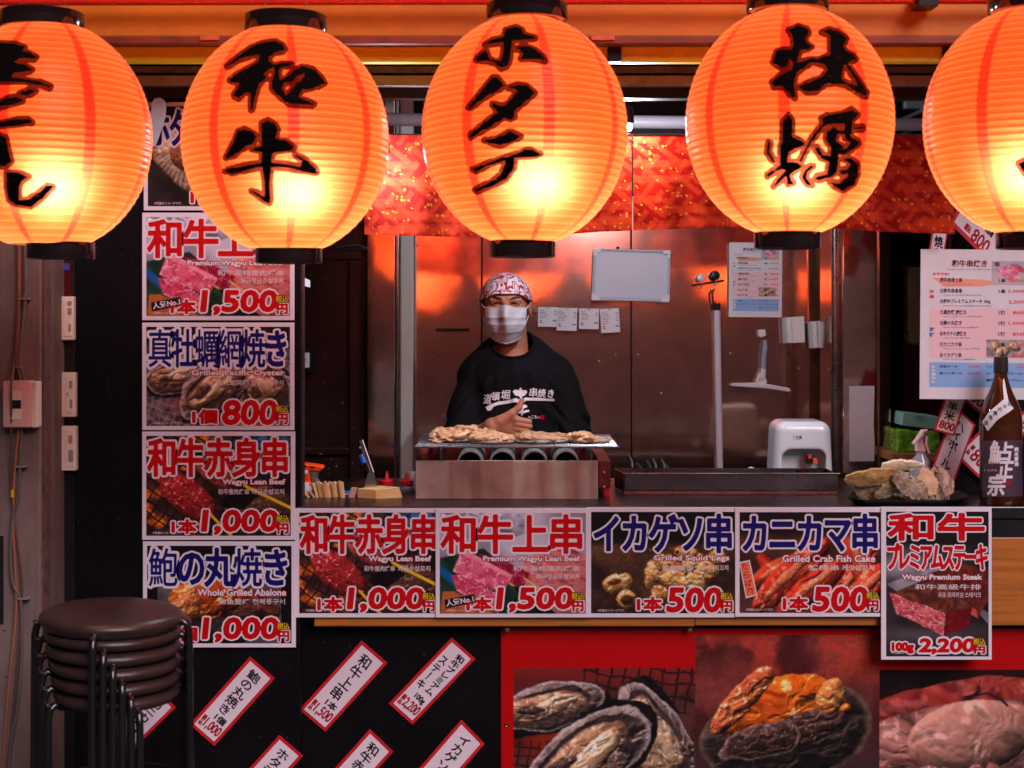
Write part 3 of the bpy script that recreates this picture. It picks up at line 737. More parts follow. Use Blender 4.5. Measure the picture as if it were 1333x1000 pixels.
FOOD = {'wagyu': pic_wagyu, 'lean': pic_lean, 'oyster': pic_oyster, 'abalone': pic_abalone, 'scallop': pic_scallop, 'squid': pic_squid, 'crab': pic_crab, 'steak': pic_steak}
_pics = {}
def poster(x0, y0, x1, y1, food, title, ink, eng, chi, kor, price, label, unit='1本', tag=None, Y=0., cut=0):
    w, h = x1-x0, y1-y0; bd = 5.5
    c = pw((x0+x1)/2, y1, Y); t = thing('food_poster', label, 'poster', (c.x, Y, c.z), 'food posters on the stall front')
    MB().pbox(x0, y0, x1, y1, Y, Y+.0035).build('board', BORDER, t, bevel=.0006, seg=1)
    k = (food, round(w), round(h))
    if k not in _pics: _pics[k] = FOOD[food](w-2*bd, h-2*bd)
    _pics[k].mesh('photo_print', x0+bd, y0+bd, Y-.0005, PRINT, t)
    wf = []; fl = []
    (tf, tfm) = (title, None)
    if food == 'steak':
        a = fat_text('和牛', x0+9, y0+8, x1-8, y0+44, 1.7, 3.6, gap=-.02); b = fat_text('プレミアムステーキ', x0+8, y0+46, x1-6, y0+84, 1.1, 2.7, gap=-.18)
        flat('title_outline', [a[1], b[1]], WHITE_INK, t, Y-.0010); flat('title_lettering', [a[0], b[0]], ink, t, Y-.0015)
    else:
        cw = (x1-16+cut-x0)/len(title); aa = []
        for i, ch in enumerate(title):
            dense = .75 if ch in '焼牡' else 1.45
            if ch in '鮑蠣網真': dense = .45
            aa.append(fat_text(ch, x0+8+i*cw, y0+7, x0+8+(i+1)*cw, y0+60, dense, 3.9, gap=-.07))
        flat('title_outline', [q[1] for q in aa], WHITE_INK, t, Y-.0010); flat('title_lettering', [q[0] for q in aa], ink, t, Y-.0015)
    ty = y0+62 if food != 'steak' else y0+88
    a = fat_text(eng, x1-10-len(eng)*5.6, ty, x1-13, ty+8.5, .35, 1.3, cells=False, h=.42)
    flat('english_outline', [a[1]], DRED_INK, t, Y-.0010); flat('english_name', [a[0]], WHITE_INK, t, Y-.0015)
    v = [plain_text(chi, x1-(100 if kor else 60), ty+12.5, x1-(60 if len(kor) < 9 and food not in ('wagyu', 'steak') else 14), ty+20, .012)]
    if kor:
        if food in ('wagyu', 'steak'): v.append(plain_text(kor, x1-70, ty+23, x1-14, ty+30, .012))
        else: v.append(plain_text(kor, x1-56, ty+12.5, x1-14, ty+20, .014))
    flat('translated_name', v, PINK_INK, t, Y-.0012)
    py = y1-38 if food != 'steak' else y1-34
    small = food == 'steak'
    pr = []
    nx0 = x1-25-(24*len(price.replace(',', ''))+(6 if ',' in price else 0))*(.72 if small else 1)*.93
    pr.append(fat_text(price, nx0, py+(7 if small else 0), x1-23, y1-8, 1.7 if not small else 1.3, 3.8, cells=False, shear=.1))
    pr.append(fat_text(unit, nx0-(40 if not small else 36), py+12, nx0-9, y1-9, 1.2, 2.8, cells=False))
    pr.append(fat_text('円', x1-22, py+17, x1-9, y1-8.5, .8, 2.1, cells=False))
    if cut: pass
    flat('price_outline', [q[1] for q in pr], WHITE_INK, t, Y-.0010); flat('price_lettering', [q[0] for q in pr], RED_INK, t, Y-.0015)
    a = fat_text('税込', x1-24, py+6, x1-8, py+14.5, .25, 1.1, cells=False, h=.45)
    flat('tax_outline', [a[1]], BLK_INK, t, Y-.0018); flat('tax_lettering', [a[0]], YEL_INK, t, Y-.0022)
    flat('small_print', [plain_text('※写真はイメージです。', x0+14, y1-11, x0+50, y1-7.5, .01)], PINK_INK, t, Y-.0013)
    if tag == 'no1':
        q = [(x0+10, y1-24), (x0+51, y1-32), (x0+53, y1-19), (x0+12, y1-10)]; ins = [(x0+11.5, y1-23), (x0+50, y1-30.5), (x0+51.5, y1-20), (x0+13, y1-11.5)]
        g = flat('rank_tag', [(np.array(q), [(0, 1, 2, 3)])], mat('tag_red', L(.75, .3, .25), .4), t, Y-.0010)
        flat('rank_panel', [(np.array(ins), [(0, 1, 2, 3)])], BLK_INK, t, Y-.0014)
        v, f = plain_text('人気No.1', -18, -4.5, 18, 4.5, .02, 2); an = math.radians(-10); ca, sa = math.cos(an), math.sin(an)
        v = np.stack([v[:, 0]*ca-v[:, 1]*sa+x0+31.5, v[:, 0]*sa+v[:, 1]*ca+y1-21.5], 1); flat('rank_lettering', [(v, f)], WHITE_INK, t, Y-.0018)
    if tag == 'tara':
        q = [(x0+5, y0+71), (x0+19, y0+68), (x0+29, y0+114), (x0+14, y0+118)]; i2 = [(x0+6.5, y0+72.3), (x0+18, y0+69.8), (x0+27.5, y0+113), (x0+15, y0+116)]
        flat('crab_tag', [(np.array(q), [(0, 1, 2, 3)])], WHITE_INK, t, Y-.0010); flat('crab_panel', [(np.array(i2), [(0, 1, 2, 3)])], mat('tag_orange', L(.93, .5, .35), .4), t, Y-.0014)
        L_ = []
        for i, ch in enumerate('たらば風'):
            cx_, cy_ = x0+12.6+i*2.35, y0+76.5+i*10.8; L_.append(plain_text(ch, cx_-4.4, cy_-4.4, cx_+4.4, cy_+4.6, .02, 2))
        flat('tag_lettering', L_, RED_INK, t, Y-.0018)
    return t
R_, N_ = RED_INK, NAVY_INK
poster(187, 133, 381, 274, 'scallop', 'ホタテの網焼き', N_, 'Grilled Scallop', '扇贝网烤', '가리비구이', '800', 'black poster with a grilled scallop, topmost of the left column, behind the lanterns', '1個')
poster(185, 277, 383, 417, 'wagyu', '和牛上串', R_, 'Premium Wagyu Lean Beef', '和牛高档瘦肉烤串', '와규상급순살꼬치', '1,500', 'marbled beef skewer poster with No.1 tag, second from top of the left column', tag='no1')
poster(185, 420, 383, 560, 'oyster', '真牡蠣網焼き', N_, 'Grilled Pacific Oyster', '真牡蛎网烤', '참굴석쇠구이', '800', 'poster of grilled oysters at 800 yen with a navy title in the left column', '1個')
poster(185, 562, 384, 703, 'lean', '和牛赤身串', R_, 'Wagyu Lean Beef', '和牛瘦肉烤串', '와규순살꼬치', '1,000', 'poster of a red beef skewer over flames in the left column above the abalone one')
poster(186, 705, 385, 843, 'abalone', '鮑の丸焼き', N_, 'Whole Grilled Abalone', '鲍鱼整烤', '전복통구이', '1,000', 'lowest poster of the left column with an orange abalone, beside the stacked stools', '1個')
poster(384, 662, 574, 804, 'lean', '和牛赤身串', R_, 'Wagyu Lean Beef', '和牛瘦肉烤串', '와규순살꼬치', '1,000', 'leftmost poster on the counter front showing a red beef skewer on a grill', Y=.002, cut=3)
poster(567, 662, 768, 804, 'wagyu', '和牛上串', R_, 'Premium Wagyu Lean Beef', '和牛高档瘦肉烤串', '와규상급순살꼬치', '1,500', 'marbled beef skewer poster with No.1 tag on the counter front below the grill', Y=-.004, tag='no1')
poster(764, 661, 962, 804, 'squid', 'イカゲソ串', N_, 'Grilled Squid Legs', '鱿鱼腿串', '오징어다리꼬치', '500', 'poster of yellow grilled squid legs at 500 yen on the counter front', Y=.001)
poster(957, 661, 1152, 803, 'crab', 'カニカマ串', N_, 'Grilled Crab Fish Cake', '蟹棒串', '게맛살꼬치', '500', 'poster of red crab fish cakes at 500 yen on the counter front', Y=-.004, tag='tara')
poster(1147, 660, 1291, 859, 'steak', '', R_, 'Wagyu Premium Steak', '和牛高级牛排', '와규 프리미엄 스테이크', '2,200', 'tall steak poster at the right end of the counter front', '100g', Y=-.009)

# big banner
def pic_mural(w, h):
    c = Cv(w, h, res=.8, bg=(.72, .0, .02)); sub = []
    def paste(p, x0, y0):
        i0 = int(round(x0*c.res)); j0 = int(round(y0*c.res)); hh, ww = p.c.shape[:2]
        hh = min(hh, c.ny-j0); ww = min(ww, c.nx-i0); c.c[j0:j0+hh, i0:i0+ww] = p.c[:hh, :ww]
    p = Cv(238, h-42, res=.8); p.c = p.tex((.12, .06, .07), (.34, .18, .16), 30)
    p.mix(sstep(45, 0, p.y), (.50, .14, .12)); p.net(17, 3, (.12, .05, .06), 8, 6, .8, reg=(p.x > 90)*(p.y < 60)*1.)
    p.glow(150, 130, 30, 40, (1., .45, .08), .95); p.glow(40, 95, 40, 26, (.66, .16, .07), .8); p.net(12, 2, (.10, .06, .08), 6, 4, .9, reg=(p.y > 95)*1.)
    oyster(p, 44, 50, 74, 30, -12); oyster(p, 186, 98, 92, 42, 66); oyster(p, 92, 118, 98, 46, -38)
    c_ = p; paste(p, 16, 50)
    p = Cv(240, h, res=.8); p.c = p.tex((.30, .10, .10), (.50, .22, .20), 60); p.mix(sstep(.45, .7, p.n(45))*sstep(90, 20, p.y), (.68, .24, .18)); p.mix(sstep(90, 190, p.y)*.9, (.20, .15, .17))
    p.c *= (.85+.3*p.n(4, 2))[..., None]
    p.blob(118, 128, 114, 66, -14, (.30, .23, .21), (.10, .07, .08), wob=.10, bs=9, edge=(.50, .40, .33), bump=1.2, spec=.1)
    p.blob(112, 96, 84, 44, -12, (.95, .48, .10), (.86, .32, .07), wob=.22, bs=15, bump=1.0, spec=.6)
    p.blob(60, 84, 58, 17, -48, (.94, .52, .30), (.80, .36, .22), wob=.22, bs=8, bump=1.2, spec=.6)
    p.blob(150, 118, 46, 22, -22, (.42, .28, .24), (.26, .17, .16), wob=.2, bs=5, bump=1.6)
    p.blob(82, 138, 52, 24, -14, (.40, .27, .23), (.24, .15, .14), wob=.25, bs=5, bump=1.6, edge=(.66, .52, .48))
    p.blob(176, 78, 17, 26, 20, (.96, .66, .36), (.90, .48, .2), wob=.2, bs=6, bump=1)
    paste(p, 253, 8)
    p = Cv(w-493, h-50, res=.8); p.c = p.tex((.05, .02, .03), (.16, .05, .06), 40)
    p.blob(150, 90, 210, 84, -4, (.72, .30, .25), (.46, .13, .12), wob=.1, bs=24, bump=1., dark=.5, spec=.2); p.blob(130, 120, 190, 74, 0, (.74, .50, .45), (.44, .25, .24), wob=.12, bs=14, bump=.8, dark=.5, spec=.3)
    p.blob(150, 92, 92, 52, -8, (.80, .56, .50), (.62, .38, .34), wob=.06, bs=22, bump=.28, spec=.2, dark=.5, edge=(.36, .2, .2), st=1.2); p.blob(116, 88, 82, 48, -10, (.84, .60, .53), (.68, .44, .38), wob=.05, bs=24, bump=.22, dark=.55, spec=.22, st=1.2)
    for i in range(9): p.blob(20+i*22, 140+6*math.sin(i*2.), 17, 11, -20+13*i, (.68, .42, .36), (.50, .28, .26), wob=.15, bs=5, spec=.5)
    p.line([(118, 34), (140, 30), (158, 38), (166, 46)], 3, (.16, .10, .14), 2)
    paste(p, 493, 52)
    return c
bn = thing('banner', 'large red banner with photos of oysters, abalone and scallop below the counter', 'banner', (X(980, .06), .06, Z(1180, .06)))
MB().box(X(652, .06), X(1560, .06), .058, .064, Z(1200, .06), Z(818, .06)).build('red_sheet', mat('red_vinyl', L(.74, .0, .03), .4), bn)
pic_mural(905, 340).mesh('photo_print', 653, 820, .056, PRINT, bn, warp=lambda a, b: np.stack([X(a, .056), np.full(a.shape, .056), Z(b, .056)], -1))
MB().lathe(pw(660, 944, .05), [(.0022, 0), (.004, -.001), (.0065, .003)], 16, 'Y').build('eyelet', mat('brass_eyelet', L(.6, .5, .35), .4, 1), bn, smooth=True)
# ------------------------------------------------------------------ paper lanterns
FWD = .30          # share of light the paper passes nearly straight on
def lantern_paper():
    m = bpy.data.materials.new('lantern_paper'); m.use_nodes = True; nt = m.node_tree; N = nt.nodes; lk = nt.links
    N.remove(N['Principled BSDF']); out = N['Material Output']
    tc = N.new('ShaderNodeTexCoord'); sx = N.new('ShaderNodeSeparateXYZ'); lk.new(tc.outputs['Object'], sx.inputs[0])
    def math_(op, a, b=None, c=None):
        n = N.new('ShaderNodeMath'); n.operation = op
        for i, v in enumerate((a, b, c)):
            if v is None: continue
            if isinstance(v, (int, float)): n.inputs[i].default_value = v
            else: lk.new(v, n.inputs[i])
        return n.outputs[0]
    ang = math_('ARCTAN2', sx.outputs['Y'], sx.outputs['X'])
    k = math_('MULTIPLY', ang, 8/(2*math.pi)); k = math_('ADD', k, 100); k = math_('FRACT', k); k = math_('SUBTRACT', k, .5); k = math_('ABSOLUTE', k)
    st = N.new('ShaderNodeMapRange'); st.interpolation_type = 'SMOOTHSTEP'; st.inputs[1].default_value = .056; st.inputs[2].default_value = .078; lk.new(k, st.inputs[0])   # 0 on the red seams
    rb = math_('MULTIPLY', sx.outputs['Z'], 70.5); rb = math_('ADD', rb, 100); rb = math_('FRACT', rb); rb = math_('SUBTRACT', rb, .5); rb = math_('ABSOLUTE', rb)
    rl = N.new('ShaderNodeMapRange'); rl.interpolation_type = 'SMOOTHSTEP'; rl.inputs[1].default_value = .02; rl.inputs[2].default_value = .2; rl.inputs[3].default_value = 1.; rl.inputs[4].default_value = 0.; lk.new(rb, rl.inputs[0])
    nz = N.new('ShaderNodeTexNoise'); nz.inputs['Scale'].default_value = 14; nz.inputs['Detail'].default_value = 4; lk.new(tc.outputs['Object'], nz.inputs['Vector'])
    c0 = N.new('ShaderNodeMixRGB'); c0.inputs[1].default_value = (.84, .108, .019, 1); c0.inputs[2].default_value = (.97, .205, .045, 1); lk.new(rl.outputs[0], c0.inputs[0])
    c1 = N.new('ShaderNodeMixRGB'); c1.inputs[1].default_value = (.66, .030, .010, 1); lk.new(st.outputs[0], c1.inputs[0]); lk.new(c0.outputs[0], c1.inputs[2])
    nm = N.new('ShaderNodeMapRange'); nm.inputs[3].default_value = .8; nm.inputs[4].default_value = 1.15; lk.new(nz.outputs['Fac'], nm.inputs[0])
    c2 = N.new('ShaderNodeMixRGB'); c2.blend_type = 'MULTIPLY'; c2.inputs[0].default_value = 1; lk.new(c1.outputs[0], c2.inputs[1]); lk.new(nm.outputs[0], c2.inputs[2])
    tr = N.new('ShaderNodeBsdfTranslucent'); lk.new(c2.outputs[0], tr.inputs[0])
    di = N.new('ShaderNodeBsdfDiffuse'); lk.new(c2.outputs[0], di.inputs[0])
    gl = N.new('ShaderNodeBsdfGlossy'); gl.inputs['Roughness'].default_value = .28
    em = N.new('ShaderNodeEmission'); lk.new(c2.outputs[0], em.inputs[0]); em.inputs[1].default_value = .3
    m1 = N.new('ShaderNodeMixShader'); m1.inputs[0].default_value = .18; lk.new(tr.outputs[0], m1.inputs[1]); lk.new(di.outputs[0], m1.inputs[2])
    rf = N.new('ShaderNodeBsdfRefraction'); rf.inputs['IOR'].default_value = 1.5; rf.inputs['Roughness'].default_value = .86
    cr = N.new('ShaderNodeMixRGB'); cr.inputs[0].default_value = .5; lk.new(c2.outputs[0], cr.inputs[1]); cr.inputs[2].default_value = (1, .58, .28, 1); lk.new(cr.outputs[0], rf.inputs[0])
    m0 = N.new('ShaderNodeMixShader'); m0.inputs[0].default_value = FWD; lk.new(m1.outputs[0], m0.inputs[1]); lk.new(rf.outputs[0], m0.inputs[2]); m1 = m0
    m2 = N.new('ShaderNodeMixShader'); fr = N.new('ShaderNodeFresnel'); fr.inputs[0].default_value = 1.35
    fm_ = N.new('ShaderNodeMath'); fm_.operation = 'MULTIPLY'; fm_.inputs[1].default_value = .5; lk.new(fr.outputs[0], fm_.inputs[0]); lk.new(fm_.outputs[0], m2.inputs[0]); lk.new(m1.outputs[0], m2.inputs[1]); lk.new(gl.outputs[0], m2.inputs[2])
    ad = N.new('ShaderNodeAddShader'); lk.new(m2.outputs[0], ad.inputs[0]); lk.new(em.outputs[0], ad.inputs[1]); lk.new(ad.outputs[0], out.inputs[0])
    return m
LP = lantern_paper()
LACQ = mat('black_lacquer', (.012, .006, .006), .12, coat=.6)
def halo_mat():
    m = bpy.data.materials.new('ink_bleed'); m.use_nodes = True; N = m.node_tree.nodes; lk = m.node_tree.links
    N.remove(N['Principled BSDF'])
    tr = N.new('ShaderNodeBsdfTranslucent'); tr.inputs[0].default_value = (.16, .020, .012, 1)
    tp = N.new('ShaderNodeBsdfTransparent'); tp.inputs[0].default_value = (.15, .09, .12, 1)
    lk.new(tp.outputs[0], N['Material Output'].inputs[0]); return m
HALO = halo_mat(); LINK = mat('lantern_ink', (.004, .002, .002), .8, spec=.05)
WIRE = mat('wire', (.25, .2, .2), .4, 1)
LY = -.9; LD = LY+CD
ra, rb_ = M(134, LY), M(150, LY)
def lantern(cx, cyt, cyb, capx, botx, rot, label, glyphs, bulb):
    cy = (cyt+cyb)/2; c = pw(cx, cy, LY)
    t = thing('paper_lantern', label, 'lantern', tuple(c), 'red paper lanterns hanging in a row')
    zt = M(cy-cyt, LY); zb = -M(cyb-cy, LY); prof = []
    n = 34*6
    for i in range(n+1):
        z = zb+(zt-zb)*i/n
        r = ra*math.sqrt(max(0, 1-(z/(rb_*1.005))**2))
        r += .0016*(1-abs(math.sin(math.pi*(z*70.5+.5)))**1)*-1
        prof.append((max(r, .02), z))
    mb = MB().lathe((0, 0, 0), prof, 72)
    o = mk('paper_body', [v+c for v in mb.v], mb.f, LP, t, smooth=True)
    o.rotation_euler = (0, 0, math.radians(rot))
    org = c; bv = BVHTree.FromPolygons([v+c for v in mb.v], mb.f)
    # rims
    ct_ = pw(capx, cyt, LY); cb_ = pw(botx, cyb, LY); rt, rb2 = M(53, LY), M(43, LY)
    MB().lathe(ct_, [(rt*.6, .034), (rt-.002, .034), (rt, .032), (rt, .0), (rt-.002, -.003), (rt*.80, -.003), (rt*.80, .030), (rt*.6, .034)], 48).build('top_rim', LACQ, t, smooth=True)
    MB().lathe(cb_, [(rb2, .004), (rb2, -.030), (rb2-.001, -.032), (rb2-.005, -.032), (rb2-.006, -.030), (rb2-.006, .004), (rb2, .004)], 48).build('bottom_rim', LACQ, t, smooth=True)
    pl = MB()
    for k in range(4):
        a = k*math.pi/2+.5; pl.box(cb_.x-.004, cb_.x+.004, cb_.y-rb2*.95, cb_.y+rb2*.95, cb_.z-.026, cb_.z-.022, Matrix.Rotation(a*2, 3, 'Z'), cb_)
    pl.build('bulb_holder', mat('holder_wood', L(.7, .35, .15), .5), t)
    # hanger
    tz = Z(-28, LY); 
    MB().tube([ct_+Vector((-rt*.8, 0, .03)), Vector((ct_.x, LY, tz))], .0009, 5).tube([ct_+Vector((rt*.8, 0, .03)), Vector((ct_.x, LY, tz))], .0009, 5).build('hanging_wire', WIRE, t)
    MB().tube([Vector((ct_.x+.004, LY, tz-.005)), Vector((ct_.x+.004, LY, 2.52))], .003, 8).build('hook', BPLAST, t, smooth=True)
    # bulb
    bp = c+Vector(bulb); MB().lathe(bp, [(0, -.026), (.018, -.018), (.026, 0), (.018, .018), (.010, .030), (.0, .030)], 16).build('bulb', emis('lit_bulb', (1, .75, .45), 6), t, smooth=True)
    ld = bpy.data.lights.new('lantern_light', 'POINT'); ld.energy = BULB_W; ld.color = (1, .80, .58); ld.shadow_soft_size = .034
    lo = bpy.data.objects.new('lantern_light', ld); SC.collection.objects.link(lo); lo.parent = t; lo.location = Vector(bulb)+Vector((0, .0, .0))
    # brush characters
    if glyphs:
        D, x0, y0 = multi_sdf(glyphs, .95, 7)
        decal('lettering_edge', [fill_iso(D, x0, y0, .95, 4.6, 4)], HALO, t, bv, .0032)
        decal('brush_lettering', [fill_iso(D, x0, y0, .95, .3, 4)], LINK, t, bv, .0046)
    return t
A_ = lambda p: [zr(r, 280, 40, 8.33) for r in p]
B_ = lambda p: [zr(r, 280, 145, 7.69) for r in p]
g_wa = [A_([[(140,395),(255,295),(400,195),(520,150),(650,130),(730,170),(755,215),(735,235),(640,255),(590,300),(580,340),(640,390),(600,430),(520,480),(560,520),(480,590),(440,720),(410,860),(395,865),(395,680),(330,680),(265,740),(215,720),(215,700),(270,610),(280,570),(180,560),(170,540),(250,480),(400,400),(480,350),(490,270),(400,285),(280,320),(150,400)]]),
        A_([[(640,390),(720,370),(830,372),(780,400),(720,400),(690,450),(700,550),(770,520),(880,430),(950,400),(1060,430),(1150,520),(1180,580),(1060,630),(940,650),(900,700),(910,740),(1000,770),(1070,800),(1050,815),(800,800),(700,720),(620,640),(620,560),(650,480)],
            [(970,470),(900,490),(830,560),(750,580),(720,620),(760,710),(800,690),(870,600),(960,520)]])]
g_gyu = [B_([[(240,200),(300,180),(390,220),(420,260),(390,310),(260,390),(200,440),(120,470),(125,440),(200,300)]]),
         B_([[(470,120),(530,95),(600,130),(630,190),(600,270),(650,290),(700,290),(790,360),(760,385),(620,400),(570,430),(565,515),(700,525),(850,550),(870,500),(800,430),(900,480),(1000,570),(1010,615),(900,600),(740,565),(565,550),(545,700),(555,860),(545,910),(500,860),(505,780),(500,690),(480,550),(300,590),(180,620),(110,595),(130,580),(300,540),(470,515),(475,400),(380,385),(400,370),(475,355)]]),
         B_([[(370,790),(410,800),(510,860),(545,905),(500,890)]])]
C_ = lambda p: [zr(r, 600, 30, 8.33) for r in p]
D_ = lambda p: [zr(r, 600, 130, 7.69) for r in p]
g_ho = [C_([[(270,250),(340,200),(470,170),(490,90),(600,60),(660,90),(680,140),(800,170),(800,185),(560,200),(545,280),(530,420),(500,480),(440,500),(370,440),(300,425),(240,420),(175,415),(190,380),(280,310),(300,360),(310,400),(370,425),(440,430),(465,330),(470,225),(370,235)]]),
        C_([[(590,290),(700,265),(800,300),(880,370),(910,420),(880,415),(750,395),(650,400),(680,350),(640,300)]])]
g_ta = [C_([[(350,600),(400,600),(470,690),(400,740),(300,790),(200,860),(130,920),(90,925),(180,810),(300,660)]]),
        [[(662,115),(674,111),(686,113),(696,122),(686,131),(672,143),(669,146),(670,152),(665,156),(657,153),(639,165),(626,172),(614,179),(614,175),(632,160),(649,147),(642,138),(642,135),(650,138),(658,138),(664,132),(674,120),(672,117)]]]
g_te = [D_([[(240,405),(350,390),(440,350),(490,315),(600,365),(560,390),(400,455),(330,440)]]),
        D_([[(130,690),(250,640),(420,580),(560,540),(650,500),(700,500),(790,540),(750,560),(540,570),(530,680),(450,790),(320,850),(170,910),(150,890),(300,820),(400,750),(450,640),(450,600),(300,640),(160,715)]])]
E_ = lambda p: [zr(r, 985, 25, 8.33) for r in p]
F_ = lambda p: [zr(r, 985, 135, 7.69) for r in p]
g_bo = [E_([[(345,135),(450,90),(540,120),(560,160),(520,220),(530,270),(590,310),(560,330),(470,350),(450,400),(430,490),(560,450),(600,440),(650,450),(790,400),(790,200),(760,170),(700,155),(780,125),(870,150),(960,220),(925,310),(960,360),(1030,400),(1060,445),(970,480),(1020,560),(1100,680),(1180,800),(1170,840),(1080,800),(960,720),(850,700),(740,710),(640,790),(540,795),(460,740),(540,700),(700,640),(770,560),(740,510),(600,470),(500,540),(430,590),(400,690),(415,860),(370,830),(320,770),(280,730),(190,740),(170,690),(250,620),(370,570),(390,540),(395,470),(350,440),(330,520),(270,535),(180,480),(220,360),(300,340),(370,350),(400,300),(390,200),(360,150)],
            [(930,510),(900,640),(930,680),(1060,740),(1090,720),(990,560),(960,510)]])]
g_kaki = [F_([[(265,180),(320,120),(355,170),(350,330),(420,360),(480,400),(400,440),(320,480),(300,580),(380,580),(450,620),(390,660),(330,700),(340,760),(370,790),(310,800),(300,700),(250,760),(170,820),(240,720),(300,660),(250,640),(110,725),(115,700),(240,610),(240,420),(260,380)]]),
          F_([[(120,380),(140,390),(130,480),(190,580),(160,570),(105,490)]]),
          F_([[(640,150),(700,120),(850,100),(940,60),(1000,110),(940,180),(940,250),(920,330),(1000,370),(1010,400),(940,460),(860,500),(800,480),(900,430),(930,390),(880,350),(870,300),(810,290),(770,370),(860,430),(810,470),(800,600),(790,680),(740,720),(620,760),(580,745),(600,720),(700,700),(720,570),(640,540),(580,450),(600,430),(660,510),(730,530),(740,430),(690,370),(690,290),(760,240),(810,270),(870,270),(880,200),(800,195),(690,200),(620,280),(530,400),(440,580),(430,560),(490,440),(560,320),(660,200)]]),
          F_([[(960,235),(1050,230),(1050,255),(970,255)]]),
          F_([[(860,550),(930,545),(1000,600),(1000,700),(960,800),(850,860),(770,820),(730,780),(820,790),(890,730),(910,690),(840,700),(810,660),(900,650),(930,600),(900,570)]]),
          F_([[(560,620),(500,680),(490,740),(550,810),(500,800),(450,730),(490,650),(540,615)]])]
G_ = lambda p: [zr(r, 0, 50, 8.33) for r in p]
H_ = lambda p: [zr(r, 0, 140, 7.14) for r in p]
g_l1 = [G_([[(-100,60),(160,75),(270,110),(240,160),(330,175),(395,215),(370,240),(240,225),(150,270),(280,305),(350,350),(320,370),(150,390),(120,440),(300,460),(430,480),(550,525),(540,545),(430,510),(280,480),(0,475),(-100,480)]]),
        G_([[(-60,740),(0,700),(100,650),(180,640),(250,680),(180,710),(0,750),(-60,790)]]), G_([[(220,600),(330,560),(390,580),(310,625),(240,620)]]),
        G_([[(-60,910),(0,920),(200,880),(310,880),(350,915),(200,940),(0,955),(-60,950)]]),
        H_([[(-60,220),(10,260),(60,280),(80,380),(110,500),(60,540),(0,540),(-60,560)]]),
        H_([[(70,600),(160,600),(270,640),(200,680),(180,740),(180,860),(260,850),(380,770),(440,720),(490,730),(400,830),(290,910),(150,890),(90,850),(70,740)]])]
g_l5 = [[[(1326, 212), (1345, 204), (1370, 206), (1372, 214), (1348, 218), (1336, 228)]], [[(1350, 60), (1400, 66), (1396, 150), (1350, 140)]]]
lantern(61, 37, 318, 55, 79, 18, 'leftmost lantern, cut by the photo edge, hanging over the grey pillar', g_l1, (.02, -.02, -.095))
lantern(372, 41, 324, 372, 376, -9.5, 'lantern with the two brush characters 和牛, hanging over the left column of posters', g_wa+g_gyu, (.026, -.02, -.095))
lantern(683, 26, 316, 686, 680, -10, 'lantern with the three katakana characters ホタテ, hanging above the cook', g_ho+g_ta+g_te, (.028, -.02, -.095))
lantern(1027, 14, 305, 1025, 1025, 9, 'lantern with the two brush characters 牡蠣, second from the right', g_bo+g_kaki, (.01, -.02, -.105))
lantern(1340, 14, 305, 1341, 1341, -22, 'rightmost lantern, cut by the photo edge, above the paper menu', g_l5, (-.01, -.02, -.095))

# ------------------------------------------------------------------ red cloth valance
CLOTH = print_mat('woven_cloth', .85)
_n = CLOTH.node_tree.nodes; _t = _n.new('ShaderNodeBsdfTranslucent'); _m = _n.new('ShaderNodeMixShader'); _m.inputs[0].default_value = .4
CLOTH.node_tree.links.new(_n['Color Attribute'].outputs[0], _t.inputs[0]); CLOTH.node_tree.links.new(_n['Principled BSDF'].outputs[0], _m.inputs[1])
CLOTH.node_tree.links.new(_t.outputs[0], _m.inputs[2]); CLOTH.node_tree.links.new(_m.outputs[0], _n['Material Output'].inputs[0])
def pic_cloth(w, h):
    c = Cv(w, h, res=.7); c.c = c.tex((.55, .07, .05), (.64, .10, .06), 60)
    a = math.radians(38); u = (c.x*math.cos(a)+c.y*math.sin(a))/17; v = (-c.x*math.sin(a)+c.y*math.cos(a))/17
    iu, iv = np.floor(u).astype(int), np.floor(v).astype(int); fu, fv = u-iu, v-iv
    hsh = (iu+2*iv) % 5
    m = np.where(hsh < 2, np.abs(fv-.5) < .2, np.where(hsh < 4, np.abs(fu-.5) < .2, (np.abs(fu-.5) < .2) | (np.abs(fv-.5) < .2)))
    c.mix(m*.55, (.86, .26, .12))
    rs = random.Random(5)
    for i in range(26):
        cx, cy, L0 = rs.uniform(0, w), rs.uniform(0, h), rs.uniform(20, 60)
        d = np.hypot(np.maximum(np.abs(c.x-cx)-L0, 0), c.y-cy); c.mix(sstep(5.5, 4.5, d)*.5, (.86, .28, .14))
    for i in range(300):
        cx, cy, r = rs.uniform(0, w), rs.uniform(h*.05, h), rs.uniform(.5, 1.7)
        c.mix(sstep(r+.7, r-.4, np.abs(c.x-cx)+np.abs(c.y-cy)), (.92, .62, .18))
    return c
def cloth_warp(a, b):
    f = (b-176)/126.; Y = .13+.012*np.sin(a*.045)*f+.008*np.sin(a*.11+1)*f+.004*(fbm2(a*.05, b*.05, 4)-.5)
    sag = 6*np.sin((a-478)/762*math.pi*2+.6)*f
    return np.stack([(a-CX)/F*CD*(1+.13/4), Y, CZ+(HY-(b+sag))/F*CD*(1.0325)], -1)
cl = thing('cloth_valance', 'red patterned cloth with gold flecks hanging across the top of the kitchen opening', 'curtain', pw(860, 176, .13))
for (a, b) in ((474, 822), (824, 1241)):
    pic_cloth(b-a, 126).mesh('cloth_panel', a, 176, .13, CLOTH, cl, warp=cloth_warp)
MB().tube([pw(470, 176, .14), pw(1245, 176, .14)], .004, 8).build('hanging_rod', ALU, cl, smooth=True)
MB().lathe(pw(822, 186, .12), [(.002, 0), (.0055, -.001), (.0085, .003)], 16, 'Y').build('ring', ALU, cl, smooth=True)

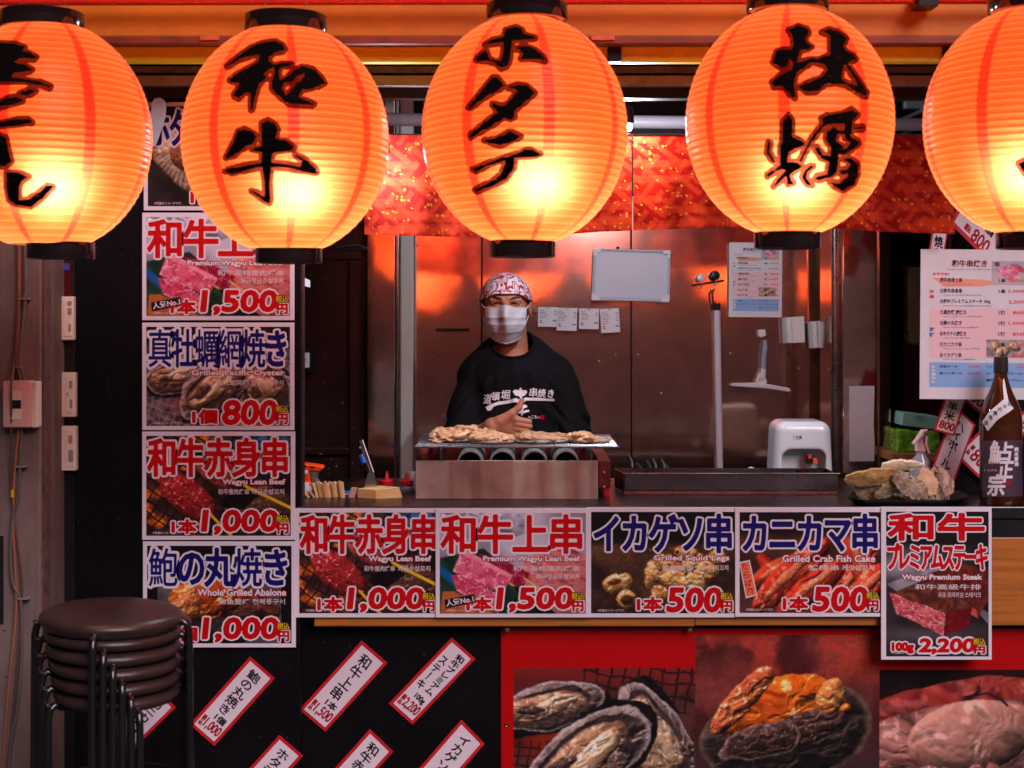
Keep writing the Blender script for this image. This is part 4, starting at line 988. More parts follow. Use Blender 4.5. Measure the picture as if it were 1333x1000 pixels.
pipe = setp(MB().tube([pw(440, 155, .6), pw(1260, 163, .6)], M(8.5, .6), 16).build('conduit_pipe', mat('white_pipe', (.20, .18, .21), .5, var=.1), smooth=True), 'white pipe running level behind the lanterns above the red cloth', 'pipe')
def led(px, py, Y, label, e, drop):
    t = thing('led_lamp', label, 'lamp', pw(px, py, Y), 'small bright LED lamps above the kitchen')
    p = pw(px, py, Y)
    MB().lathe(p, [(0, -.012), (.008, -.009), (.0115, 0), (.008, .009), (0, .012)], 16).build('lit_bulb', emis('led_glow', (.82, .90, 1), 40), t, smooth=True)
    MB().lathe(p+Vector((0, 0, .012)), [(0, .05), (.012, .05), (.016, .03), (.017, .0), (.013, -.004), (.0, -.004)], 18).build('lamp_housing', BPLAST, t, smooth=True)
    MB().tube([p+Vector((0, 0, .06)), Vector((p.x, p.y, drop))], .003, 6).build('stem', BPLAST, t)
    ld = bpy.data.lights.new('led_light', 'POINT'); ld.energy = e; ld.color = (.80, .90, 1); ld.shadow_soft_size = .014
    lo = bpy.data.objects.new('led_light', ld); SC.collection.objects.link(lo); lo.parent = t; lo.location = (0, -.0, -.02)
led(500, 206, .04, 'lit LED lamp between the second and third lanterns, in front of the red cloth', LED_W*.65, 2.3)
led(818, 166, .20, 'lit LED lamp right of the katakana lantern, above the red cloth', LED_W*1.5, 2.3)
# vent unit upper right
v_ = thing('vent_duct', 'pale green metal duct in the gap left of the rightmost lantern', 'duct', pw(1190, 180, .7))
dm = mat('duct_metal', (.30, .42, .42), .35, .6, var=.3, scale=12)
MB().pbox(1168, 112, 1250, 128, .7, 1.1).build('upper_box', dm, v_, bevel=.004); MB().pbox(1178, 131, 1250, 141, .75, 1.1).build('lower_box', dm, v_, bevel=.004)
MB().tube([pw(1166, 160, .8), pw(1215, 138, .75)], .008, 8).tube([pw(1165, 178, .8), pw(1215, 160, .8)], .006, 8).build('diagonal_brace', ALU, v_, smooth=True)
# white paddle beside lantern 1
pd = MB(); prof = []
o_ = pw(206, 150, -.05)
pts = [(-9, -22), (-5, -28), (2, -29), (8, -25), (10, -16), (9, -4), (5, 10), (0, 24), (-4, 34), (-8, 36), (-10, 30), (-11, 0)]
vs = [pw(206+x, 156+y, -.05) for x, y in pts]
pd.add(vs+[v+Vector((0, .006, 0)) for v in vs], [tuple(range(12))]+[tuple(range(12, 24))[::-1]]+[(i, i+12, (i+1) % 12+12, (i+1) % 12) for i in range(12)])
setp(pd.build('plastic_paddle', mat('pale_paddle', L(.68, .74, .80), .35), bevel=.002), 'pale blue plastic paddle hanging between the two left lanterns', 'paddle')

# ------------------------------------------------------------------ slips
SLIPRED = mat('slip_red', L(.78, .06, .10), .5, var=.08, scale=20); SLIPW = mat('slip_white', L(.90, .84, .88), .5, var=.04, scale=14)
SLIPC = mat('slip_cream', L(.90, .86, .80), .5, var=.04)
def slip(T, Rr, Lf, cols, Y, label, group='paper price slips', bd=4.2, inner=None, backmat=None):
    T, Rr, Lf = (np.array(q, float) for q in (T, Rr, Lf)); a = Rr-T; b = Lf-T; w = np.linalg.norm(a); l = np.linalg.norm(b); ah, bh = a/w, b/l
    P = lambda u, v: T+ah*u+bh*v
    def W(u, v, y): q = P(u, v); r = pw(q[0], q[1], Y); return Vector((r.x, Y+y, r.z))
    c = W(w/2, l/2, 0); t = thing('price_slip', label, 'price slip', c, group)
    q = [(0, 0), (w, 0), (w, l), (0, l)]
    MB().add([W(u, v, 0) for u, v in q]+[W(u, v, .0012) for u, v in q], [(0, 1, 2, 3), (7, 6, 5, 4), (0, 4, 5, 1), (1, 5, 6, 2), (2, 6, 7, 3), (3, 7, 4, 0)]).build('slip_paper', backmat or SLIPRED, t)
    q = [(bd, bd), (w-bd, bd), (w-bd, l-bd), (bd, l-bd)]
    MB().add([W(u, v, -.0005) for u, v in q], [(0, 3, 2, 1)]).build('inner_panel', inner or SLIPW, t)
    blk = MB(); red = MB()
    for (s, u0, v0, u1, v1, kind) in cols:
        if kind == 'V':
            n = len(s); hh = (v1-v0)/n
            for i, ch in enumerate(s):
                v, f = fat_text(ch, u0, v0+i*hh, u1, v0+(i+1)*hh, .35, None, h=.5, shear=-.12)[0] if ch != 'ー' else (np.array([((u0+u1)/2-1, v0+i*hh+1), ((u0+u1)/2+1, v0+i*hh+1), ((u0+u1)/2+.4, v0+(i+1)*hh-1), ((u0+u1)/2-.8, v0+(i+1)*hh-1)]), [(0, 1, 2, 3)])
                blk.add([W(p[0], p[1], -.001) for p in v], f)
        else:
            v, f = fat_text(s, u0, v0, u1, v1, .42, None, h=.5, cells=False)[0]
            (red if kind == 'R' else blk).add([W(p[0], p[1], -.001) for p in v], f)
    if blk.v: blk.build('lettering', BLK_INK, t)
    if red.v: red.build('price_lettering', DRED_INK, t)
    return t
def std(T, R_c, L_c, name, unit, price, label, dbl=None, Yp=.0605):
    w = math.dist(T, R_c); l = math.dist(T, L_c)
    cols = []
    if dbl: cols += [(name, w*.50, 9, w*.50+13, l*.64, 'V'), (dbl, w*.16, 22, w*.16+12, l*.66, 'V')]
    else: cols += [(name, w/2-9.5, 9, w/2+8.5, l*.68, 'V')]
    cols += [(unit, w*.42, l*.70, w*.78, l*.78, 'B'), (price, w*.30, l*.80, w-6, l*.93, 'R'), ('税', 6, l*.80, 11, l*.86, 'R'), ('込', 6, l*.865, 11, l*.925, 'R')]
    slip(T, R_c, L_c, cols, Yp, label)
std((325.5, 854.6), (357.8, 883), (246.8, 943), '鮑の丸焼き', '1個', '1,000', 'slip reading 鮑の丸焼き on the black board, just right of the stools', Yp=.009)
std((470.7, 834), (504.5, 863), (389.8, 923.8), '和牛上串', '1本', '1,500', 'slip reading 和牛上串, middle one of the upper row on the black board')
std((588, 830), (619, 857.7), (506, 916), '和牛プレミアム', '100g', '2,200', 'slip with two text columns and price 2,200, nearest the red banner', dbl='ステーキ')
std((363.6, 957), (394.7, 983.8), (284, 1045), 'ホタテ焼き', '1個', '800', 'slip starting with ホタテ at the bottom edge, leftmost of the lower row', Yp=.009)
std((481.5, 949), (512, 978.5), (402, 1038), '和牛赤身串', '1本', '1,000', 'slip starting with 和牛 at the bottom edge, middle of the lower row')
std((600.5, 937), (631, 968.4), (522, 1027), 'イカゲソ串', '1本', '500', 'slip starting with イカ at the bottom edge beside the red banner')
std((202, 893), (229, 921), (131, 963), 'カニカマ串', '1本', '500', 'slip half hidden behind the legs of the stacked stools', Yp=.009)
# right side board and slips
setp(MB().box(X(1238, .30), 2.4, .30, .33, 1.0, 2.3).build('right_wall_panel', BLACKBOARD, bevel=.002), 'black wall panel behind the menu sheet and sake bottle carrying slanted slips', 'wall')
GR = 'slanted price slips behind the menu sheet'
slip((1236, 500), (1262, 508), (1216, 560), [('半米', 6, 20, 20, 46, 'V'), ('800', 4, 48, 24, 58, 'R')], .24, 'narrow cream slip ending in 800, left of the highball slip under the menu', GR, bd=2.5, inner=SLIPC)
slip((1243, 527), (1270, 553), (1214, 606), [('ハイボール', 9, 10, 25, 76, 'V')], .262, 'slip reading ハイボール between the spray bottle and the sake bottle', GR, bd=3)
slip((1262, 474), (1304, 512), (1238, 505), [('1,200', 9, 22, 46, 36, 'R'), ('1個', 30, 6, 46, 18, 'B')], .275, 'slip with price 1,200 just under the bottom edge of the menu', GR, bd=3.4)
slip((1292, 545), (1330, 582), (1243, 592), [('800', 15, 40, 45, 58, 'R'), ('1個', 26, 22, 44, 36, 'B'), ('税', 7, 42, 12, 48, 'R'), ('込', 7, 50, 12, 56, 'R')], .285, 'slip with price 800 directly left of the sake bottle label', GR, bd=3.4)
slip((1362, 500), (1395, 535), (1318, 552), [('純米酒', 10, 10, 26, 46, 'V'), ('800', 8, 50, 40, 62, 'R')], .292, 'slip at the right photo edge behind the neck of the sake bottle', GR, bd=3.4)
slip((1262, 247), (1345, 330), (1236, 290), [('800', 34, 30, 62, 46, 'R'), ('1個', 40, 12, 58, 25, 'B'), ('税込', 20, 34, 30, 42, 'R')], .20, 'large slip with price 800 above the top edge of the menu', GR, bd=5)
slip((1214, 296), (1234, 302), (1206, 346), [('焼串', 5, 8, 17, 40, 'V')], .22, 'narrow slip left of the large 800 slip above the menu', GR, bd=2)

# ------------------------------------------------------------------ menu sheets
PINKP = mat('pink_print', L(.93, .78, .80), .5); BLUEP = mat('blue_print', L(.52, .70, .90), .5); ORP = mat('orange_print', L(.96, .62, .50), .5)
NAV2 = mat('navy_print', L(.12, .14, .34), .5); LAV = mat('lavender_print', L(.62, .60, .72), .5); RED2 = mat('light_red_print', L(.90, .25, .32), .5); MARO = mat('maroon_print', L(.45, .10, .16), .5)
def menu(x0, y0, x1, y1, Y, label, mt, rot=0.):
    w, h = x1-x0, y1-y0; c = pw((x0+x1)/2, y1, Y); t = thing('menu_sheet', label, 'menu', (c.x, Y, c.z), 'printed menu sheets')
    P = lambda u, v: (x0+u*w, y0+v*h)
    def W(p, y):
        dx, dy = p[0]-(x0+w/2), p[1]-(y0+h/2); q = pw(x0+w/2+dx*math.cos(rot)-dy*math.sin(rot), y0+h/2+dx*math.sin(rot)+dy*math.cos(rot), Y); return Vector((q.x, Y+y, q.z))
    def quad(u0, v0, u1, v1, y): return [W(P(u0, v0), y), W(P(u0, v1), y), W(P(u1, v1), y), W(P(u1, v0), y)]
    b = quad(0, 0, 1, 1, 0)+quad(0, 0, 1, 1, .0015)
    MB().add(b, [(0, 1, 2, 3), (7, 6, 5, 4), (0, 4, 5, 1), (1, 5, 6, 2), (2, 6, 7, 3), (3, 7, 4, 0)]).build('sheet', mt, t)
    MB().add(quad(.08, .395, .94, .725, -.0004), [(0, 1, 2, 3)]).build('pink_panel', PINKP, t)
    MB().add(quad(.08, .755, .94, .92, -.0004), [(0, 1, 2, 3)]).build('blue_panel', BLUEP, t)
    MB().add([W(P(*q), -.0004) for q in ((.10, .19), (.52, .20), (.66, .22), (.52, .245), (.2, .25))], [(0, 4, 3, 2, 1)]).build('orange_brush_stroke', ORP, t)
    A = {}
    def put(k, s, u0, v0, u1, v1, off=.015):
        off += .012
        v, f = plain_text(s, x0+u0*w, y0+v0*h, x0+u1*w, y0+v1*h, off, 1)
        A.setdefault(k, MB()).add([W(p, -.0009) for p in v], f)
    put('m', '和牛串焼き', .26, .070, .56, .118, .015); put('k', '幸', .62, .080, .67, .115, .02); put('l', 'Wagyu Grilled Skewers 和牛烤串 와규 꼬치구이', .22, .128, .74, .138)
    put('r', 'おすすめ!', .10, .155, .24, .175, .02)
    rows = [('和牛赤身上串', '1本', '1,500円'), ('①和牛赤身串', '1本', '1,000円'), ('②和牛プレミアムステーキ 100g', '', '2,200円'), ('④真牡蠣 網焼き', '1個', '800円'), ('⑤鮑の丸焼き', '1個', '1,000円'), ('⑥ホタテの網焼き', '1個', '800円'), ('⑦カニカマ串', '1本', '500円'), ('⑧イカゲソ串', '1本', '500円')]
    sub = ['Wagyu Lean Beef 上等 와규', 'Wagyu Lean Beef 和牛瘦肉烤串 와규순살', 'Wagyu Premium Steak 和牛高级牛排 와규 프리미엄', 'Grilled Pacific Oyster 真牡蛎网烤', 'Whole Grilled Abalone 鲍鱼整烤', 'Grilled Scallop 扇贝网烤', 'Grilled Crab Fish Cake 蟹棒串', 'Grilled Squid Legs 鱿鱼腿串']
    for i, (a, u, p_) in enumerate(rows):
        v = .196+.0715*i; ln = min(.62, .026*len(a)+.10+(.05 if i == 2 else 0))
        put('n', a, .165, v-.007, .165+ln*.72, v+.025, .012)
        if u: put('n', u, .66, v-.007, .72, v+.024, .012)
        put('r', p_, .745 if ',' in p_ else .78, v-.006, .92, v+.024, .012); put('l', sub[i], .19, v+.032, .19+.012*len(sub[i]), v+.043)
    for k, ch in enumerate('牛串'): put('r', ch, .075, .27+.034*k, .115, .295+.034*k, .03)
    for k, ch in enumerate('海鮮'): put('b', ch, .075, .52+.036*k, .118, .55+.036*k, .03)
    for k, ch in enumerate('DRINK'): put('w', ch, .10, .775+.025*k, .13, .793+.025*k, .03)
    put('n', '⑨生ビール', .165, .772, .32, .79, .02); put('r', '600円', .41, .772, .51, .79, .02); put('n', 'ソフトドリンク', .56, .772, .74, .79, .02); put('r', '250円', .82, .772, .92, .79, .02)
    put('n', '⑩ハイボール', .165, .818, .36, .835, .02); put('r', '500円', .41, .818, .51, .835, .02); put('n', 'コーラ　ジンジャーエール', .56, .818, .92, .835, .02)
    put('n', '烏龍茶　オレンジジュース', .56, .862, .92, .879, .02); put('l', 'Draft beer 生啤酒', .20, .797, .34, .805); put('l', 'Soft drinks', .58, .797, .72, .805)
    M_ = dict(m=MARO, k=MARO, l=LAV, r=RED2, n=NAV2, b=mat('blue_lettering', L(.25, .4, .75), .5), w=WHITE_INK, o=ORP)
    nm = dict(m='heading', k='shop_character', l='small_translation', r='red_prices', n='dish_names', b='blue_side_heading', w='drink_heading', o='side')
    for k, m_ in A.items():
        q = m_.build(nm[k], M_[k], t)
        if k in 'lrnb': setp(q, kind='stuff')
    pc = Cv(w*.34, h*.16, res=.85 if w > 100 else 1.1); pc.c = pc.tex((.66, .70, .78), (.80, .72, .72), 20)
    W2, H2 = pc.w, pc.h
    pc.poly([(W2*.1, H2*.4), (W2*.4, H2*.15), (W2*.75, H2*.45), (W2*.5, H2*.9)], (.92, .55, .66), (.82, .40, .52), 4, vein=(1, .85, .9)); pc.poly([(W2*.45, H2*.15), (W2*.62, H2*.1), (W2*.9, H2*.4), (W2*.75, H2*.5)], (.85, .4, .5), (.7, .3, .4), 4)
    pc.line([(W2*.6, H2*.65), (W2, H2*.95)], 2, (.9, .8, .55))
    p2 = Cv(w*.32, h*.12, res=.85 if w > 100 else 1.1); p2.c = p2.tex((.50, .45, .46), (.75, .68, .66), 6)
    for (a, b) in ((.25, .4), (.5, .65), (.75, .4), (.35, .8)): p2.blob(p2.w*a, p2.h*b, p2.w*.17, p2.h*.22, 30*a*9, (.86, .76, .58), (.66, .5, .36), wob=.2, bs=3)
    for q_, u, v in ((pc, .60, .075), (p2, .56, .60)):
        q_.mesh('food_picture', x0+u*w, y0+v*h, Y-.0006, PRINT, t, warp=lambda a, b: np.stack([np.array(X(0, Y))+0*a+((x0+w/2+(a-x0-w/2)*math.cos(rot)-(b-y0-h/2)*math.sin(rot)))/F*(Y+CD), np.full(a.shape, Y-.0006), CZ+(HY-(y0+h/2+(a-x0-w/2)*math.sin(rot)+(b-y0-h/2)*math.cos(rot)))/F*(Y+CD)], -1))
    return t
menu(1198, 325, 1352, 520, .165, 'large printed menu sheet hanging at the right photo edge behind the sake bottle', PAPER, .008)
menu(949, 316, 1018, 413, 1.185, 'smaller menu sheet stuck on the steel wall above the squeegee', PAPER, .008)
# ------------------------------------------------------------------ things on the steel wall
YW = 1.19
def quadslab(pts, Y, th, name, m, parent, bevel=.001):
    vs = [pw(p[0], p[1], Y) for p in pts]; vs = vs+[v+Vector((0, th, 0)) for v in vs]; n = len(pts)
    return MB().add(vs, [tuple(range(n)), tuple(range(n, 2*n))[::-1]]+[(i, i+n, (i+1) % n+n, (i+1) % n) for i in range(n)]).build(name, m, parent, bevel=bevel)
wb = thing('whiteboard', 'small blank whiteboard with pale frame on the steel wall right of the cook', 'whiteboard', pw(822, 392, YW))
C4 = [(774, 325), (871.5, 328), (870, 392), (771.5, 389.5)]
quadslab([(775.5, 327), (870, 330), (868.5, 390), (773.5, 387.5)], YW-.006, .006, 'writing_surface', mat('whiteboard_face', (.60, .64, .74), .18, coat=.3), wb)
fm = mat('pale_frame', (.50, .52, .58), .35)
for a, b in zip(C4, C4[1:]+C4[:1]):
    MB().tube([pw(a[0], a[1], YW-.008), pw(b[0], b[1], YW-.008)], M(1.8, YW), 8).build('frame', fm, wb, smooth=True)
for (a, b), sx, sy in zip(C4, (1, -1, -1, 1), (1, 1, -1, -1)):
    MB().pbox(min(a-1.5*sx, a+8.5*sx), min(b-1.5*sy, b+3*sy), max(a-1.5*sx, a+8.5*sx), max(b-1.5*sy, b+3*sy), YW-.016, YW-.002).pbox(min(a-1.5*sx, a+3*sx), min(b+3.01*sy, b+8*sy), max(a-1.5*sx, a+3*sx), max(b+3.01*sy, b+8*sy), YW-.016, YW-.002).build('corner_cap', WPLAST, wb, bevel=.001)
MB().lathe(pw(804, 323, YW), [(0, -.012), (.006, -.010), (.006, 0)], 12, 'Y').build('hook', BPLAST, wb, smooth=True)
bar = setp(MB().pbox(694, 401, 806, 407, YW-.006, YW).build('magnet_bar', mat('grey_bar', (.22, .17, .18), .4, .4), bevel=.001), 'grey magnetic bar holding order slips on the steel wall', 'magnet bar')
for i, (x0, y0, x1, y1, tl, n, lb) in enumerate(((700.5, 400, 725.5, 425.5, .01, 2, 'leftmost order slip on the magnetic bar'), (725, 401, 751, 430.5, .03, 3, 'second order slip from the left on the magnetic bar'), (754, 402, 779.5, 428.5, .015, 2, 'third order slip from the left on the magnetic bar'), (782, 402, 806.5, 433, -.06, 4, 'rightmost order slip on the magnetic bar'))):
    t = thing('order_slip', lb+', white receipt paper', 'receipt', pw((x0+x1)/2, y1, YW), 'order slips on the magnetic bar')
    cx, cy = (x0+x1)/2, (y0+y1)/2; ro = lambda x, y: (cx+(x-cx)*math.cos(tl)-(y-cy)*math.sin(tl), cy+(x-cx)*math.sin(tl)+(y-cy)*math.cos(tl))
    quadslab([ro(x0, y0), ro(x1, y0), ro(x1, y1), ro(x0, y1)], YW-.010, .0008, 'paper', PAPER, t, 0)
    tb = MB(); Yp = YW-.0106
    def ln(a, b, c, d): tb.add([pw(*ro(a, b), Yp), pw(*ro(a, d), Yp), pw(*ro(c, d), Yp), pw(*ro(c, b), Yp)], [(0, 1, 2, 3)])
    for k, s in enumerate(['合計', '道頓堀', '12:40', '牡蠣焼き', '和牛串', '税込'][:n+2]):
        v, f = plain_text(s, x0+2, y0+3+k*3.1, x0+5+1.6*len(s), y0+5+k*3.1, .01)
        tb.add([pw(*ro(p[0], p[1]), Yp) for p in v], f)
    ln(cx-2, y0+.8, cx+2, y0+1.7)
    for k in range(n): ln(x1-4.5, y0+5+3.3*k, x1-1, y0+6+3.3*k)
    ln(x1-6, y1-9, x1-1, y1-7.2); ln(x0+2.5, y1-9, x0+4.5, y1-7); ln(x0+2.5, y1-6.4, x0+6, y1-5)
    setp(tb.build('printed_lines', mat('faint_ink', (.16, .15, .2), .6), t), kind='stuff')
setp(MB().pbox(567, 427.5, 611, 431.5, YW-.002, YW+.004).build('black_strip', BPLAST, bevel=.001), 'short black magnetic strip on the steel wall left of the cook', 'strip')
hb = thing('hook_bar', 'black hook bar with two round magnets on the steel wall', 'hook bar', pw(923, 366, YW))
quadslab([(901.5, 370), (943, 364), (943, 366.6), (901.5, 372.8)], YW-.004, .008, 'bar', BPLAST, hb, .0008)
MB().lathe(pw(912, 362, YW-.002), [(0, -.018), (M(4, YW), -.015), (M(5.2, YW), -.009), (M(4.5, YW), 0)], 20, 'Y').build('magnet', WPLAST, hb, smooth=True)
MB().lathe(pw(930.5, 359, YW-.002), [(0, -.018), (M(5, YW), -.015), (M(6.3, YW), -.009), (M(5.5, YW), 0)], 20, 'Y').build('magnet', BPLAST, hb, smooth=True)
for px, py in ((913, 369), (932, 366)):
    MB().tube([pw(px, py, YW-.008), pw(px+1.5, py+3.5, YW-.010), pw(px-1, py+6, YW-.012), pw(px-2, py+4, YW-.012)], .0022, 6).build('small_hook', ALU, hb, smooth=True)
po = thing('pole', 'pale grey pole with a black collar hanging from the hook bar', 'pole', pw(936, 617, YW))
MB().tube([pw(933.5, 401, YW-.02), pw(935, 500, YW-.02), pw(936, 560, YW-.025), pw(937.5, 640, YW-.03)], M(4.3, YW), 16).build('pole_shaft', mat('pale_pole', (.62, .60, .68), .3, var=.05), po, smooth=True)
MB().tube([pw(933.4, 395, YW-.02), pw(933.6, 404, YW-.02)], M(4.9, YW), 16).build('collar', BPLAST, po, smooth=True)
MB().tube([pw(930, 397, YW-.02), pw(928, 392, YW-.02), pw(927, 381, YW-.02), pw(930, 376, YW-.02)], .0042, 8).build('clip', BPLAST, po, smooth=True)
MB().tube([pw(931, 395, YW-.02), pw(933.5, 369, YW-.015), pw(936, 395, YW-.02)], .0009, 5).build('string', mat('brown_string', (.12, .06, .05), .7), po)
sq = thing('squeegee', 'pale squeegee with grey handle hanging from a white hook on the steel wall', 'squeegee', pw(990, 510, YW))
MB().tube([pw(995.5, 443, YW-.02), pw(996, 452, YW-.02), pw(994.5, 465, YW-.02), pw(994, 480, YW-.02)], [.006, .0095, .0085, .0095], 14).build('grip', mat('grey_grip', L(.55, .62, .74), .4), sq, smooth=True)
MB().tube([pw(994, 480.3, YW-.02), pw(992.5, 494, YW-.02)], [.0095, .011], 14).tube([pw(989, 485, YW-.012), pw(984, 500, YW-.012)], .004, 8).build('neck', WPLAST, sq, smooth=True)
MB().lathe(pw(992, 497, YW-.03), [(0, .004), (.010, .0), (.017, -.002), (.0185, .004), (.016, .02)], 24, 'Y').build('pivot', WPLAST, sq, smooth=True)
quadslab([(951, 500.5), (955, 499), (985, 498.5), (1002, 500.5), (1028, 505.5), (1030, 509.5), (1026, 510), (1000, 506), (953, 502.7)], YW-.03, .018, 'blade', WPLAST, sq, .002)
quadslab([(987, 429.5), (996, 429), (997.5, 437), (990, 439.5), (987, 437)], YW-.008, .008, 'wall_hook', WPLAST, sq, .002)
for (x0, y0, x1, y1, lb) in ((1019, 412, 1048, 447, 'left of two white card holders stuck on the steel wall'), (1052, 417.5, 1082, 453.5, 'right of two white card holders, next to the round steel corner')):
    t = thing('card_holder', lb, 'holder', pw((x0+x1)/2, y1, YW), 'white card holders on the steel wall')
    quadslab([(x0+5, y0+1.5), (x1-1, y0), (x1, y1-1), (x0+7, y1)], YW-.05, .05, 'holder_body', mat('holder_white', (.74, .78, .78), .4), t, .002)
    quadslab([(x0, y0+3), (x0+4.6, y0+2), (x0+6.6, y1), (x0+1.5, y1)], YW-.03, .03, 'side_flap', mat('holder_grey', (.42, .47, .48), .5), t, .001)
    quadslab([(x0+10, y0+1.2), (x0+11, y0+1.2), (x0+13, y1-.5), (x0+12, y1-.5)], YW-.054, .004, 'fold', WPLAST, t, .0005)
setp(quadslab([(1106, 503), (1138.5, 502.5), (1138, 530), (1137.4, 552), (1138.5, 575), (1138, 600.5), (1106, 600.8)], .747, .0025, 'taped_paper', PAPER, None, .0004), 'blank white paper sheet taped low on the steel pillar', 'paper')
# recess contents
di = thing('mint_dispenser', 'mint green dispenser on the brown cupboard left of the large menu', 'dispenser', pw(1190, 448, .95))
MB().pbox(1182, 348, 1204, 449, .95, .999).build('dispenser_body', mat('mint_plastic', L(.66, .80, .75), .3), di, bevel=.012, seg=4, smooth=True)
MB().tube([pw(1182, 432, .94), pw(1178, 436, .93), pw(1180, 443, .93), pw(1186, 447, .93)], .003, 8).build('wire_loop', ALU, di, smooth=True)
gb = thing('green_packet', 'green packet wrapped in shiny clear film on the wooden shelf', 'packet', pw(1188, 591, .64))
def fpk(x, y, z):
    c = pw(1190, 574, .72); qx, qy, qz = np.abs(x-c.x)-.066, np.abs(y-c.y)-.05, np.abs(z-c.z)-.034
    d = np.sqrt(np.maximum(qx, 0)**2+np.maximum(qy, 0)**2+np.maximum(qz, 0)**2)+np.minimum(np.maximum(qx, np.maximum(qy, qz)), 0)-.006
    return d-.014*(fbm3(x*55+z*30, y*60, z*70, 3)-.5)+np.maximum(0, (Z(590.5, .62)-z))*3
P, Q = surf_net(fpk, (X(1155, .7), .62, Z(592, .62)), (X(1225, .7), .82, Z(545, .62)), .004)
mk('wrapped_packet', P, Q, mat('green_film', L(.42, .68, .20), .12, var=.4, scale=30, coat=1, bump=.5, bscale=50), gb, smooth=True)
tb_ = thing('mint_box', 'mint green flat box lying on top of the green packet', 'box', pw(1196, 558, .66))
MB().box(X(1175, .66), X(1222, .66), .66, .78, Z(557, .66), Z(540, .66), Matrix.Rotation(math.radians(7), 3, 'Y')).build('carton', mat('mint_card', L(.52, .74, .68), .5), tb_, bevel=.002)
v, f = plain_text('TISSUE', 1190, 541, 1203, 545, .02); 
flat('lettering', [(v, f)], mat('green_lettering', L(.1, .5, .35), .5), tb_, .655)

# ------------------------------------------------------------------ grill
gr = thing('grill', 'low charcoal grill with a brushed steel front plate on the counter', 'grill', pw(665, 650, .16))
def gz(py): return Z(py, .16)
MB().box(X(541, .16), X(778.5, .16), .16, .163, CT+.001, gz(602)).box(X(541, .16), X(778.5, .16), .16, .172, gz(602.01)+.0001, gz(600)).build('front_plate', STEEL_W, gr, bevel=.0008)
red_iron = mat('red_iron', L(.42, .12, .11), .4, .3, var=.35, scale=14, bump=.3)
MB().box(X(548, .2), X(555, .2), .2, .56, CT+.03, Z(590, .2)).build('side_wall', red_iron, gr, bevel=.002)
MB().box(X(779, .2), X(795, .2), .20, .56, CT+.03, Z(600, .2)).build('side_wall', red_iron, gr, bevel=.002)
MB().box(X(555.2, .2), X(778.8, .2), .54, .56, CT+.03, Z(596, .2)).build('rear_wall', red_iron, gr, bevel=.002)
MB().box(X(555.2, .2), X(778.8, .2), .2, .539, CT+.03, CT+.04).build('base_plate', DARKSTEEL, gr)
for px, Y in ((552, .21), (790, .21), (552, .54), (790, .54)):
    MB().box(X(px-4, Y), X(px+4, Y), Y, Y+.02, CT, CT+.0295).build('foot', REDP, gr, bevel=.002)
for px, py in ((782.5, 615), (782.5, 634)):
    MB().lathe(pw(px+4, py, .198), [(0, -.003), (.003, -.002), (.0035, .003)], 10, 'Y').build('screw', ALU, gr, smooth=True)
for px in (612, 654, 696, 737):
    c = pw(px, 603.5, .21); mb = MB()
    pr = [(.039 if i % 4 < 2 else .0375, .0+i*.012) for i in range(28)]
    mb.lathe(c, pr, 32, 'Y'); mb.lathe(c, [(.039, 0), (.036, -.001), (.0335, .0)], 32, 'Y').lathe(c, [(.0335, .0), (.0335, .3)], 32, 'Y')
    mb.build('burner_tube', mat('tube_ceramic', (.20, .21, .21), .5, var=.4, scale=25, bump=.3), gr, smooth=True)
for px in (574, 770):
    MB().box(X(px-1.5, .2), X(px+1.5, .2), .2, .54, Z(601, .2), 1.142).build('net_support', DARKSTEEL, gr)
ZN = 1.148
nt_ = thing('wire_net', 'rectangular wire net lying over the grill tubes under the oysters', 'net', (X(672, .2), .2, ZN))
xa, xb, ya, yb_ = X(540, .2), X(806, .2), .2, .60
nw = mat('net_wire', (.26, .25, .27), .3, .9, var=.4, scale=20)
fr_ = [(xa, ya, ZN), (xb, ya, ZN), (xb, yb_, ZN), (xa, yb_, ZN)]
MB().tube(fr_, .0028, 8, closed=True).build('frame', nw, nt_, smooth=True)
mb = MB(); n = 64
for i in range(1, n):
    x = xa+(xb-xa)*i/n; mb.tube([(x, ya, ZN+.0008), (x, yb_, ZN+.0008)], .0008, 4, cap=False)
for j in range(1, 24):
    y = ya+(yb_-ya)*j/24; mb.tube([(xa, y, ZN-.0008), (xb, y, ZN-.0008)], .0007, 4, cap=False)
setp(mb.build('mesh_wires', nw, nt_), kind='stuff')
oyc = mat('grilled_oyster', L(.98, .84, .66), .35, col2=L(.66, .36, .17), scale=52, bump=1., bscale=90, coat=.25)
oyc2 = mat('oyster_shell_edge', L(.52, .42, .36), .5, col2=L(.86, .66, .46), scale=30, bump=1., bscale=90, coat=.15)
